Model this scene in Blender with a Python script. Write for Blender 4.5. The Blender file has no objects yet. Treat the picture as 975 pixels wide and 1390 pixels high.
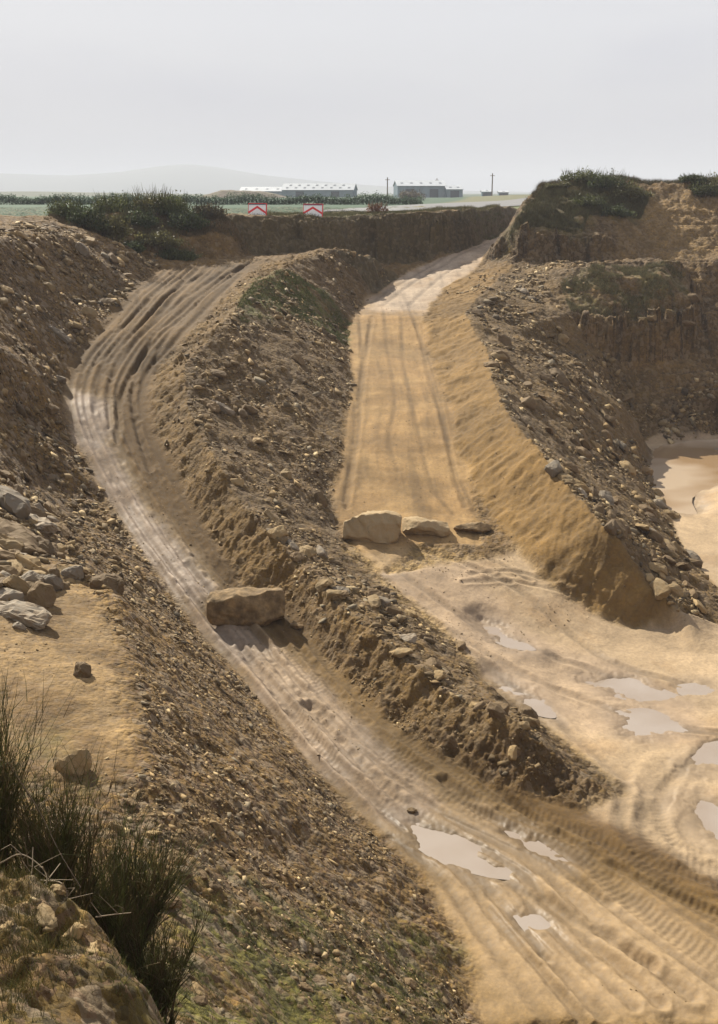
import bpy, bmesh, math, random
import numpy as np
from mathutils import Vector, Matrix, Euler, geometry

random.seed(7); RNG = np.random.default_rng(11)
SC = bpy.context.scene
COL = SC.collection
R = math.radians

# ------------------------------------------------------------------ camera
CZ = 2.0; F = 1444.0; CU, CV = 487.5, 650.0
PIT = math.atan((CV - 262.0) / F)
cp, sp = math.cos(PIT), math.sin(PIT)
cam = bpy.data.objects.new('camera', bpy.data.cameras.new('camera')); COL.objects.link(cam)
cam.location = (0, 0, CZ); cam.rotation_euler = (math.pi/2 - PIT, 0, 0)
cam.data.sensor_fit = 'VERTICAL'; cam.data.sensor_height = 36.0
cam.data.lens = 36.0 * F / 1390.0
cam.data.shift_y = -(695.0 - 650.0) / 1390.0
cam.data.clip_start = 0.1; cam.data.clip_end = 20000
SC.camera = cam

def ray(u, v):
    dx = (u - CU) / F; dy = (CV - v) / F
    return np.array((dx, cp + dy*sp, -sp + dy*cp))
def Pz(u, v, z):
    d = ray(u, v); t = (z - CZ) / d[2]; return np.array((d[0]*t, d[1]*t, z))
def Py(u, v, Y):
    d = ray(u, v); t = Y / d[1]; return np.array((d[0]*t, Y, CZ + d[2]*t))
def K(p):   # (u,v,z) when z<0 given as depth below, (u,v,None,Y), ('w',x,y,z)
    if p[0] == 'w': return np.array(p[1:], float)
    if len(p) == 4: return Py(p[0], p[1], p[3])
    return Pz(*p)
N_ = None
# ------------------------------------------------------------------ noise
def _hash(ix, iy, seed):
    h = (ix.astype(np.int64)*374761393 + iy.astype(np.int64)*668265263 + seed*1442695041) & 0xffffffff
    h = ((h ^ (h >> 13)) * 1274126177) & 0xffffffff
    h = (h ^ (h >> 16)) & 0xffffffff
    return h.astype(np.float64) / 4294967295.0
def vnoise(x, y, seed=0):
    ix = np.floor(x); iy = np.floor(y); fx = x-ix; fy = y-iy
    fx = fx*fx*(3-2*fx); fy = fy*fy*(3-2*fy)
    a = _hash(ix, iy, seed); b = _hash(ix+1, iy, seed); c = _hash(ix, iy+1, seed); d = _hash(ix+1, iy+1, seed)
    return (a*(1-fx)+b*fx)*(1-fy) + (c*(1-fx)+d*fx)*fy
def fbm(x, y, scale, octv=4, seed=0, gain=0.5):
    s = np.zeros_like(x, dtype=float); a = 1.0; t = 0.0; f = 1.0/scale
    for i in range(octv):
        c, sn = math.cos(0.7*i+.3), math.sin(0.7*i+.3)
        s += a*(vnoise((x*c-y*sn)*f+17.3*i, (x*sn+y*c)*f+5.1*i, seed+i*13)*2-1); t += a; a *= gain; f *= 2.03
    return s/t
def sstep(a, b, x):
    t = np.clip((x-a)/(b-a), 0, 1); return t*t*(3-2*t)

# ------------------------------------------------------------------ terrain control lines
LROAD_L = [(215,366,-2.7),(175,400,-3.5),(140,440,-4.6),(105,480,-5.5),(85,520,-6.3),(85,550,-6.9),(100,600,-8),(150,690,-9.6),(200,760,-10.5),(260,850,-11.5),(330,930,-12),(400,1020,-12.5),(500,1120,-12.8),(570,1190,-12.95),(603,1250,-13),(625,1300,-13),(650,1390,-13)]
LROAD_R = [(400,346,N_,72.5),(356,360,-2.55),(322,385,-3.2),(262,450,-4.65),(216,492,-5.8),(202,540,-6.9),(215,590,-7.9),(270,700,-9.8),(330,790,-11),(400,830,-11.5),(450,900,-12),(560,1000,-12.5),(700,1080,-12.85),(790,1098,-12.95)]
CCREST = [(530,367,-3.65),(503,350,N_,79),(485,343,N_,77.5),(450,338,N_,76),(400,355,N_,70),(380,370,N_,66),(340,400,N_,59),(290,450,N_,51.5),(250,490,N_,48.5),(255,550,N_,44.5),(290,620,N_,40.5),(340,690,N_,37),(400,760,N_,34.5),(470,830,N_,31.4),(560,900,N_,28.5),(640,950,N_,26.7),(710,985,N_,25.5),(770,1040,N_,25),(820,1078,-12.85)]
RROAD_L = [(575,361,N_,86.3),(528,383,-4.45),(487,418,-5.35),(469,450,-6.2),(480,520,-7.7),(465,620,-9.5),(450,680,-10.4),(460,720,-10.9),(520,780,-11.5),(580,830,-12),(640,890,-12.4),(720,970,-12.8),(850,1075,-13)]
RROAD_R = [('w',17.6,104,-2.0),('w',14.2,95,-2.45),(657,350,-3.03),(640,372,-3.9),(600,392,-4.7),(574,430,-5.6),(581,473,-6.9),(595,519,-7.7),(613,559,-8.4),(618,602,-9.2),(641,660,-10.2),(700,750,-11.4),(755,800,-11.95),(815,840,-12.6),(862,851,-12.8),(930,852,-12.9),(975,853,-12.95),(1150,860,-13)]
RCREST = [(690,366,N_,80),(655,395,N_,72),(630,427,N_,66),(661,473,N_,59),(670,519,N_,53),(691,563,N_,48),(733,613,N_,43.5),(777,668,N_,40.3),(819,713,N_,37.9),(858,752,N_,36.9),(864,775,N_,36.8),(910,812,-11.8),(970,843,-12.6)]
RTOE = [(868,600,-13.3),(885,612,-13.4),(890,650,-13.4),(905,700,-13.4),(925,740,-13.4),(948,770,-13.4),(978,805,-13.4),(1100,862,-13.3)]
LINES = [LROAD_L, LROAD_R, CCREST, RROAD_L, RROAD_R, RCREST, RTOE,
 # left bank
 [(-300,300,N_,58),(0,296,N_,62),(60,300,N_,64),(95,308,N_,66),(140,322,N_,67),(180,345,N_,68)],
 [(-400,340,N_,40),(-150,330,N_,44),(0,325,N_,54),(40,318,N_,58),(80,320,N_,61)],
 [(-200,400,N_,36),(0,400,N_,49),(100,400,N_,57),(150,395,N_,60.3)],
 [(-200,480,N_,32),(0,480,N_,42),(50,500,N_,45.2),(75,512,N_,46.8)],
 [(-200,560,N_,29),(0,560,N_,39),(60,590,N_,42)],
 [(-200,640,N_,26),(0,650,N_,33),(70,670,N_,37.2)],
 [(-200,700,N_,24),(0,700,N_,29.6),(75,700,N_,34),(110,700,N_,36.6)],
 [(-200,745,N_,23),(0,745,N_,27.2),(60,745,N_,28.8),(120,755,N_,30)],
 [(-200,800,N_,21),(0,800,N_,24.3),(60,800,N_,25),(130,785,N_,27)],
 [(130,785,N_,27),(160,820,N_,25),(175,860,N_,23.2),(190,960,N_,19.3),(212,1060,N_,16.6),(240,1130,N_,15),(290,1200,N_,14),(340,1300,N_,12.7),(400,1390,N_,12)],
 [(-200,900,N_,19.5),(0,900,N_,20.3),(100,900,N_,20.6),(150,900,N_,21.3)],
 [(-200,1000,N_,17),(60,1000,N_,17.6),(130,1000,N_,17.9)],
 [(-250,1060,N_,14.5),(0,1050,N_,16),(100,1080,N_,15.6)],
 # near mound under the camera
 [(-400,1130,N_,7.2),(-150,1160,N_,7),(0,1170,N_,6.8),(60,1190,N_,6.7),(110,1215,N_,6.6),(165,1275,N_,6.3),(225,1390,N_,5.8)],
 [(-200,1390,N_,4.4),(0,1390,N_,4.5),(120,1390,N_,4.7),(180,1420,N_,4.6)],
 [('w',-9,9.5,-5.2),('w',-5,9.3,-5.4),('w',-2.9,9.0,-5.5),('w',-1.6,7.6,-5.6),('w',-.9,6,-5.0)],
 [('w',-60,1.2,.4),('w',60,1.2,.4)], [('w',-60,-13,.4),('w',60,-13,.4)],
 [('w',-.4,6,-4.9),('w',60,6,-4.9)], [('w',0,10,-8.4),('w',2,12,-10.6),('w',60,11.5,-10)],
 [('w',3.0,15.8,-13),('w',8,15,-13),('w',60,14,-13)],
 # floor
 [(700,1390,-13),(1300,1390,-13)],[(650,1200,-12.95),(900,1200,-13),(1300,1200,-13)],[(850,1075,-13),(1300,1075,-13)],
 [(760,950,-12.95),(975,950,-13.05),(1200,950,-13.1)],[(700,850,-12.5),(800,870,-12.75),(900,885,-13),(1100,900,-13)],
 [(975,745,-13.5),(1100,800,-13.5),(1300,860,-13.4)],[(900,605,-13.55),(960,602,-13.5),(1100,600,-13.4)],
 [(920,650,-13.75),(960,655,-13.7)],[(1030,650,N_,54),(1060,690,N_,50)],
 # sand heap right of pond
 [(965,668,-13.2),(950,690,-13.3),(965,718,-13.4),(1020,725,-13.4)],[(1010,655,N_,53.5),(1010,675,N_,51)],
 # right scree
 [(700,375,N_,78),(740,390,N_,75),(780,430,N_,70.5)],[(700,450,N_,66),(760,500,N_,61)],[(800,480,N_,68.5),(850,560,N_,63)],[(740,550,N_,54),(800,600,N_,54)],
 # lower tier cliff
 [(775,425,N_,70.8),(800,472,N_,70),(850,492,N_,71),(900,495,N_,71.3),(932,482,N_,72),(945,450,N_,73.5)],
 [(785,405,N_,73),(810,428,N_,71.6),(850,434,N_,72.1),(900,430,N_,72.4),(928,425,N_,73.2),(940,410,N_,75)],
 [(790,362,N_,76.5),(830,353,N_,78),(880,350,N_,79),(925,352,N_,78.5),(938,380,N_,77.5)],
 [(900,382,N_,74.6),(840,385,N_,74.3)],
 [(955,360,N_,82),(950,400,N_,80),(960,430,N_,77)],
 [(1000,350,N_,82),(980,400,N_,79.5),(975,440,N_,76.5),(985,480,N_,73),(975,500,N_,71.5)],
 [(1200,360,N_,82),(1200,480,N_,72)],
 [(1250,580,-13.3),(960,592,-13.2),(900,600,-13.3)],
 [(1200,520,N_,69.5),(975,528,N_,69.5),(915,520,N_,70)],
 # upper tier
 [(672,354,N_,84),(690,352,N_,82.5),(740,354,N_,82),(800,358,N_,82),(860,352,N_,83)],
 [(678,322,N_,85),(700,312,N_,83.5),(740,316,N_,83.2),(800,322,N_,83.4),(850,328,N_,84.2)],
 [(690,306,N_,86),(702,290,N_,85.5),(760,290,N_,86),(830,292,N_,86.5)],
 [(712,272,N_,89),(730,252,N_,92),(760,246,N_,92),(820,245,N_,92.5),(890,249,N_,93),(975,245,N_,93),(1300,243,N_,93)],
 [(890,335,N_,85),(960,340,N_,85),(1200,340,N_,86)],[(880,300,N_,88),(975,300,N_,88),(1200,300,N_,88)],
 [('w',17.6,104,-2),('w',21,116,-.6),('w',25,126,.4)],
 [('w',14.9,94.5,1.8),('w',18.4,103.5,1.8),('w',22.2,115,1.3)],
 [('w',20.5,101,2.6),('w',30,106,2.6),('w',60,108,2.4)],[('w',26,118,1.2),('w',60,124,.6)],
 # cut wall behind the junction
 [(330,345,N_,75.5),(370,346,N_,77.5),(420,346,N_,80),(500,356,N_,85),(545,361,N_,86),(616,343,N_,89.6),(650,330,N_,95.3),(676,318,N_,104.3),(696,309,N_,110.5),('w',18.5,119,-1)],
 [(300,291,N_,76),(330,292,N_,77.5),(400,293,N_,81.2),(485,292,N_,86.3),(560,291,N_,88.2),(616,286,N_,91.2),(638,284.5,N_,95.8),(666,282,N_,105),(686,281,N_,111.5),(696,280.5,N_,119)],
 # gorse mound
 [(190,352,N_,69.5),(240,353,N_,71.5),(300,352,N_,73),(335,346,N_,75)],
 [(120,308,N_,69),(180,318,N_,71),(240,322,N_,72.5),(290,318,N_,74),(318,315,N_,75.6)],
 [(80,296,N_,71),(150,290,N_,74),(220,289,N_,76),(280,291,N_,77)],
 [(345,349,-2.2),(300,355,-2.35),(250,359,-2.45)],
 # plateau rim
 [('w',-60,66,.4),('w',-34,72,.35),('w',-16,80,.35),('w',0,92,.35),('w',9,104,.35),('w',13,114,.4),('w',20,126,.4)],
 [('w',-60,100,.35),('w',-20,105,.35),('w',0,118,.4)],[('w',-60,130,.4),('w',60,130,.4)],
 [('w',-60,1.2,.4),('w',-60,66,.4)],[('w',-34,2,.4),('w',-30,20,.4),('w',-28,40,.3),('w',-30,60,.4)],
 [('w',52,1.2,.4),('w',60,1.2,.4)],[('w',60,14,-13),('w',60,60,-13.3)],
]
XS0, XS1, YS0, YS1, ST = -64.0, 64.0, -16.0, 130.0, 0.15
NX = int((XS1-XS0)/ST)+1; NY = int((YS1-YS0)/ST)+1
def build_base():
    pts = {}
    def add(p):
        k = (round(p[0]/.22), round(p[1]/.22)); pts.setdefault(k, []).append(p)
    for ln in LINES:
        w = [K(p) for p in ln]
        for a, b in zip(w[:-1], w[1:]):
            n = max(1, int(math.hypot(*(b-a)[:2])/.5))
            for i in range(n): add(a+(b-a)*i/n)
        add(w[-1])
    for x, y, z in ((-64,-16,.4),(64,-16,.4),(-64,130,.4),(64,130,.4),(64,70,0),(64,1.2,.4),(-64,60,.4)):
        add(np.array((x,y,z),float))
    A = np.array([np.mean(v, axis=0) for v in pts.values()])
    vs, es, fs, ov, oe, of = geometry.delaunay_2d_cdt([Vector((p[0],p[1])) for p in A], [], [], 0, 1e-5)
    zz = np.array([A[o[0]][2] for o in ov])
    H = np.full((NY, NX), .4)
    for f in fs:
        i, j, k = f
        x0,y0=vs[i]; x1,y1=vs[j]; x2,y2=vs[k]
        ax=max(0,int(math.ceil((min(x0,x1,x2)-XS0)/ST))); bx=min(NX-1,int((max(x0,x1,x2)-XS0)/ST))
        ay=max(0,int(math.ceil((min(y0,y1,y2)-YS0)/ST))); by=min(NY-1,int((max(y0,y1,y2)-YS0)/ST))
        if bx<ax or by<ay: continue
        gx, gy = np.meshgrid(XS0+ST*np.arange(ax,bx+1), YS0+ST*np.arange(ay,by+1))
        den=(y1-y2)*(x0-x2)+(x2-x1)*(y0-y2)
        if abs(den)<1e-9: continue
        l0=((y1-y2)*(gx-x2)+(x2-x1)*(gy-y2))/den; l1=((y2-y0)*(gx-x2)+(x0-x2)*(gy-y2))/den; l2=1-l0-l1
        m=(l0>=-1e-6)&(l1>=-1e-6)&(l2>=-1e-6)
        z=l0*zz[i]+l1*zz[j]+l2*zz[k]
        sub=H[ay:by+1,ax:bx+1]; sub[m]=z[m]
    def blur(h, r, ax):
        k = 2*r+1; c = np.cumsum(np.concatenate([np.repeat(h.take([0],ax),r+1,ax),h,np.repeat(h.take([-1],ax),r,ax)],ax),ax)
        n = h.shape[ax]
        return (c.take(range(k,k+n),ax)-c.take(range(0,n),ax))/k
    for _ in range(1):
        H = blur(blur(H,1,0),1,1)
    return H
HB = build_base()
def far_z(x, y):
    z = np.full_like(x, .4)
    # low swell of rough grass beyond the plateau road, on the right
    hump = np.exp(-((y-262)/30.0)**2)*sstep(5,45,x)*1.3
    z = z + hump + sstep(150,900,y)*.35*0
    return z
def base_z(x, y):
    fx = np.clip((x-XS0)/ST, 0, NX-1.001); fy = np.clip((y-YS0)/ST, 0, NY-1.001)
    ix = fx.astype(int); iy = fy.astype(int); fx = fx-ix; fy = fy-iy
    z = (HB[iy,ix]*(1-fx)+HB[iy,ix+1]*fx)*(1-fy)+(HB[iy+1,ix]*(1-fx)+HB[iy+1,ix+1]*fx)*fy
    out = np.maximum(np.maximum(np.abs(x)-60, y-127), 0)
    t = sstep(0, 3, out)
    return z*(1-t)+far_z(x,y)*t
def b1(x, y): return float(base_z(np.array([x],float), np.array([y],float))[0])
def hit(u, v, hf=None):
    d = ray(u, v); t = 2.5*np.exp(np.arange(0, 2600)*.0022)/d[1]
    X=d[0]*t; Y=d[1]*t; Z=CZ+d[2]*t
    g=(hf or base_z)(X,Y); w=np.where(Z<g)[0]
    i=w[0] if len(w) else len(t)-1
    return np.array((X[i],Y[i],g[i]))
def hpoly(pl): return np.array([hit(u,v)[:2] for u,v in pl])
def smooth_pl(p, n=6):   # catmull-rom
    p=np.asarray(p,float); q=np.concatenate([[2*p[0]-p[1]],p,[2*p[-1]-p[-2]]]); out=[]
    for i in range(1,len(q)-2):
        for k in range(n):
            t=k/n; out.append(.5*((2*q[i])+(-q[i-1]+q[i+1])*t+(2*q[i-1]-5*q[i]+4*q[i+1]-q[i+2])*t*t+(-q[i-1]+3*q[i]-3*q[i+1]+q[i+2])*t**3))
    out.append(q[-2]); return np.array(out)
def inpoly(X, Y, poly):
    ins=np.zeros(X.shape,bool); n=len(poly); j=n-1
    for i in range(n):
        xi,yi=poly[i]; xj,yj=poly[j]
        c=((yi>Y)!=(yj>Y)); 
        with np.errstate(divide='ignore',invalid='ignore'):
            ins^=c&(X<(xj-xi)*(Y-yi)/((yj-yi) if yj!=yi else 1e-12)+xi)
        j=i
    return ins
def pdist(X, Y, pl):
    best=np.full(X.shape,1e9); arc=np.zeros(X.shape); side=np.zeros(X.shape); s=0.0
    for a,b in zip(pl[:-1],pl[1:]):
        d=b-a; L2=d@d
        if L2<1e-9: continue
        L=math.sqrt(L2)
        t=np.clip(((X-a[0])*d[0]+(Y-a[1])*d[1])/L2,0,1)
        dd=np.hypot(X-a[0]-t*d[0],Y-a[1]-t*d[1]); m=dd<best
        best=np.where(m,dd,best); arc=np.where(m,s+t*L,arc); side=np.where(m,np.sign(d[0]*(Y-a[1])-d[1]*(X-a[0])),side); s+=L
    return best,arc,side
def softmask(X, Y, pl, soft, seed=3, warp=.0, ws=1.5, off=0.0):
    """1 inside polygon PL, falling to 0 over SOFT metres, edge roughened by noise"""
    pl=np.asarray(pl); x0,y0=pl.min(0)-soft*2-warp*2-off; x1,y1=pl.max(0)+soft*2+warp*2+off
    m=np.zeros(X.shape); k=(X>x0)&(X<x1)&(Y>y0)&(Y<y1)
    if not k.any(): return m
    x=X[k]; y=Y[k]; c=np.vstack([pl,pl[:1]])
    d,_,_=pdist(x,y,c); d=np.where(inpoly(x,y,pl),d,-d)
    if warp: d=d+fbm(x,y,ws,4,seed,.6)*warp
    m[k]=sstep(-soft,soft,d+off); return m


# ------------------------------------------------------------------ puddles and pond (level water in hollows)
PUD = [ # pixel outline, label-ish kind, depth
 ([(543,1106),(575,1110),(640,1140),(690,1176),(702,1190),(655,1184),(600,1163),(560,1135)], 'a'),
 ([(655,842),(676,850),(704,868),(722,884),(690,876),(668,858)], 'b'),
 ([(800,922),(846,916),(890,934),(918,947),(880,950),(836,942)], 'b'),
 ([(842,966),(880,964),(910,978),(934,992),(905,998),(862,1000),(850,984)], 'b'),
 ([(668,914),(700,925),(728,945),(750,972),(728,968),(700,948),(680,930)], 'b'),
 ([(926,931),(955,930),(962,940),(930,942)], 'b'),
 ([(936,1034),(958,1014),(1000,1000),(1010,1022),(965,1036),(944,1048)], 'b'),
 ([(926,1090),(950,1082),(978,1100),(1010,1135),(1000,1150),(960,1130)], 'b'),
 ([(690,1128),(715,1136),(762,1166),(745,1164),(715,1148)], 'a'),
 ([(705,1246),(735,1250),(752,1268),(728,1264)], 'a'),
 ([(886,634),(902,612),(940,600),(1010,598),(1060,612),(1030,640),(975,652),(943,668),(948,692),(925,694),(902,674),(890,654)], 'pond'),
]
PUDW = []
for pl, k in PUD:
    if k == 'pond':
        w = np.array([Pz(u, v, -13.42)[:2] for u, v in pl]); lv = -13.42
    else:
        w3 = np.array([hit(u, v) for u, v in pl]); w = w3[:, :2]; lv = float(np.percentile(w3[:, 2], 22)) - .01
    PUDW.append((smooth_pl(np.vstack([w, w[:1]]), 4)[:-1], lv, k))

# ------------------------------------------------------------------ zones
def W(line): return np.array([K(p)[:2] for p in line])
wLL, wLR, wRL, wRR, wCC, wRC, wRT = map(W, (LROAD_L, LROAD_R, RROAD_L, RROAD_R, CCREST, RCREST, RTOE))
def px2(z, *pp): return np.array([Pz(u, v, z)[:2] for u, v in pp])
Z_L = np.vstack([wLL, px2(-13, (1100,1390),(1100,1250)), wLR[::-1]])
Z_R = np.vstack([W([(696,309,N_,110.5),(676,319,N_,104),(650,331,N_,95.2),(616,344,N_,89.5)]),wRL[:9], px2(-11, (560,735),(650,732)), wRR[:11][::-1], np.array([[19.5,112]])])
Z_C = np.vstack([wLR, px2(-13,(838,1084)), wRL[::-1], K((545,364,-3.7))[None,:2], K((440,352,-2.6))[None,:2]])
Z_RB = np.vstack([wRR[3:-1], wRT[::-1], W([(868,600,-13.3),(905,540,N_,68),(890,500,N_,71),(800,475,N_,70),(770,430,N_,71),(760,370,N_,80),(700,360,N_,81.5)])])
Z_FL = np.vstack([wRL[8:], px2(-13,(848,1082),(800,1097),(780,1110),(1100,1262),(1500,1400),(1500,860)), wRR[::-1][0:7]])
Z_FL2 = np.vstack([wRT, px2(-13.3,(1500,860)), W([(1300,580,-13.3),(960,590,-13.2),(895,598,-13.4)])])
Z_HL = np.vstack([wLL[::-1], W([(215,362,-2.7),(190,348,N_,69),(140,322,N_,67.5),(0,296,N_,63)]), [[-34,60],[-40,2],[0,2],[6,5],[3,16]]])
Z_CUT = np.vstack([W([(330,347,N_,75.5),(370,348,N_,77.5),(420,348,N_,80),(500,358,N_,85),(545,363,N_,85.8),(616,344,N_,89.5),(650,331,N_,95.2),(676,319,N_,104),(696,309,N_,110.5)]),
   W([(696,281,N_,119),(666,283,N_,105),(638,284,N_,96.5),(616,286,N_,92),(560,291,N_,88.8),(485,292,N_,86.8),(400,293,N_,81.8),(330,292,N_,78)])])
Z_CLIFF = np.vstack([W([('w',19,108,-1.5),('w',14.2,95,-2.4),(657,352,-3.03),(700,362,N_,81),(765,372,N_,79.5),(770,432,N_,70.6),(800,478,N_,69.8),(890,502,N_,70.8),(905,540,N_,67.8),(895,598,-13.4),(960,590,-13.2),(1300,580,-13.3)]), [[60,70],[60,108],[21,112]]])

# ------------------------------------------------------------------ wheel tracks
def between(f, i0=0, n=None):
    """polyline at fraction F between the left and right edges of the left road"""
    rows=[((222,363),(352,352)),((178,398),(316,390)),((142,438),(268,446)),((108,478),(225,490)),((90,520),(202,537)),((90,560),(208,577)),((106,606),(230,625)),((152,692),(275,702)),((203,763),(335,792)),((262,852),(405,840)),((333,932),(462,912)),((403,1022),(572,1012)),((502,1122),(700,1085)),((572,1192),(870,1150)),((640,1290),(1000,1235)),((720,1400),(1150,1310))]
    rows=rows[i0:n]
    return [(a[0]+(b[0]-a[0])*f, a[1]+(b[1]-a[1])*f) for a,b in rows]
TR = []  # (world polyline, half width, depth, berm, tread strength)
def track(pl, w=.16, d=.07, b=.05, tr=0.0, jit=.25, seed=0):
    p=smooth_pl(hpoly(pl),4)
    n=len(p); s=np.arange(n)*.35
    p=p+np.stack([fbm(s,s*0+seed,3.0,3,seed+5),fbm(s,s*0+seed+50,3.0,3,seed+9)],1)*jit*.35
    w=max(w,.0022*float(np.hypot(p[:,0],p[:,1]).mean()))
    TR.append((p,w,d,b,tr))
for i,(f,w,d,b,tr) in enumerate([(.07,.12,.05,.05,0),(.17,.10,.07,.06,0),(.23,.13,.09,.07,0),(.33,.10,.05,.04,0),(.40,.13,.10,.08,0),(.50,.16,.10,.09,0),(.60,.10,.05,.05,0),(.70,.30,.06,.05,1),(.80,.12,.05,.05,0),(.90,.28,.06,.06,1)]):
    track(between(f), w, d*1.05, b*1.1, tr, .22, i)
# swerving ruts in the upper part of the left road
track([(232,372),(250,382),(210,420),(170,470),(150,510)],.09,.09,.06,0,.2,21)
track([(335,358),(300,385),(235,440),(190,490),(165,540),(160,600)],.13,.15,.09,0,.15,22)
track([(345,352),(310,372),(250,420),(200,470),(182,520),(186,580),(205,640)],.11,.13,.07,0,.15,23)
track([(190,392),(187,408),(196,418),(205,405)],.09,.06,.05,0,.05,24)
track([(290,362),(240,392),(200,430),(165,462),(128,496)],.11,.11,.06,0,.3,25)
track([(312,362),(262,398),(215,436),(176,478),(152,520),(150,580)],.11,.11,.07,0,.25,27)
track([(340,356),(300,378),(262,418),(222,466),(192,520),(190,570)],.08,.08,.05,0,.2,29)
track([(245,364),(205,402),(165,446),(130,490)],.08,.08,.05,0,.25,30)
track([(276,360),(225,404),(188,444),(140,498),(128,560)],.09,.08,.05,0,.25,37)
track([(328,372),(285,412),(244,455),(210,492)],.09,.09,.06,0,.2,28)
track([(262,362),(215,396),(180,430),(135,470),(110,505)],.12,.10,.06,0,.3,26)
# lower road: long dark rut bands running out to the right
track([(560,1000),(640,1052),(720,1110),(800,1165),(900,1210),(1010,1262)],.28,.05,.05,.8,.06,31)
track([(600,1060),(680,1120),(740,1172),(825,1228)],.15,.09,.06,.4,.06,32)
track([(585,1000),(660,1060),(740,1120),(840,1180),(990,1245)],.10,.07,.05,0,.05,33)
track([(420,960),(500,1050),(560,1105),(640,1168),(720,1215),(800,1262),(880,1310)],.17,.09,.08,1,.06,34)
track([(330,880),(400,970),(455,1035),(520,1095),(545,1120)],.17,.08,.06,1,.06,35)
track([(600,1160),(660,1215),(700,1250),(740,1300)],.12,.06,.05,1,.08,36)
# right road
for i,(pl,w,d,b,tr) in enumerate([
 ([(505,430),(497,480),(490,540),(484,600),(478,640),(470,690)],.13,.09,.08,0),
 ([(488,430),(492,480),(488,520),(482,560),(476,620),(466,680)],.10,.06,.05,0),
 ([(565,440),(585,500),(600,560),(612,620),(640,690),(660,710)],.10,.02,.035,0),
 ([(520,420),(525,470),(536,540),(528,600),(540,640)],.12,.015,.02,0),
 ([(545,430),(548,500),(566,580),(586,660),(615,700)],.12,.015,.025,0),
 ([(555,420),(572,470),(585,520),(608,600),(618,650),(632,690)],.1,.04,.05,0),
 ([(665,330),(610,355),(560,385),(520,415)],.15,.04,.04,0),([(672,335),(630,358),(585,388),(555,415)],.15,.04,.04,0),([(655,330),(595,355),(535,390),(505,412)],.15,.04,.04,0),
 ([(520,800),(600,850),(690,905),(790,950),(900,985),(1000,1000)],.15,.05,.05,0),
 ([(560,740),(640,770),(700,800),(760,850),(830,900),(930,930)],.14,.05,.05,0),
 ([(500,745),(560,790),(650,850),(740,890),(850,920)],.14,.04,.04,0),
 ([(470,740),(540,800),(620,870),(700,930),(780,1000),(850,1060)],.15,.05,.05,0),
 ([(640,780),(700,776),(760,790),(800,800)],.1,.025,.03,0),([(630,790),(700,790),(770,806)],.1,.02,.03,0),
 ([(600,745),(665,760),(720,790)],.1,.02,.03,0),
 # curved tread prints in the lower right
 ([(905,1040),(880,1090),(870,1130),(882,1160),(920,1185),(990,1205)],.28,.05,.06,.8),
 ([(925,1050),(895,1100),(893,1130),(905,1155),(960,1178),(1010,1190)],.28,.05,.05,.8),
 ([(975,1010),(930,1040),(905,1075),(900,1120),(925,1150),(980,1165)],.16,.06,.06,1),
 ([(850,1070),(842,1110),(852,1140),(885,1165),(950,1195)],.16,.06,.06,0),
 ([(985,1100),(950,1110),(930,1130),(950,1170),(985,1200)],.3,.05,.05,1),
 ]): track(pl,w,d,b,tr,.07,60+i)

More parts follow.
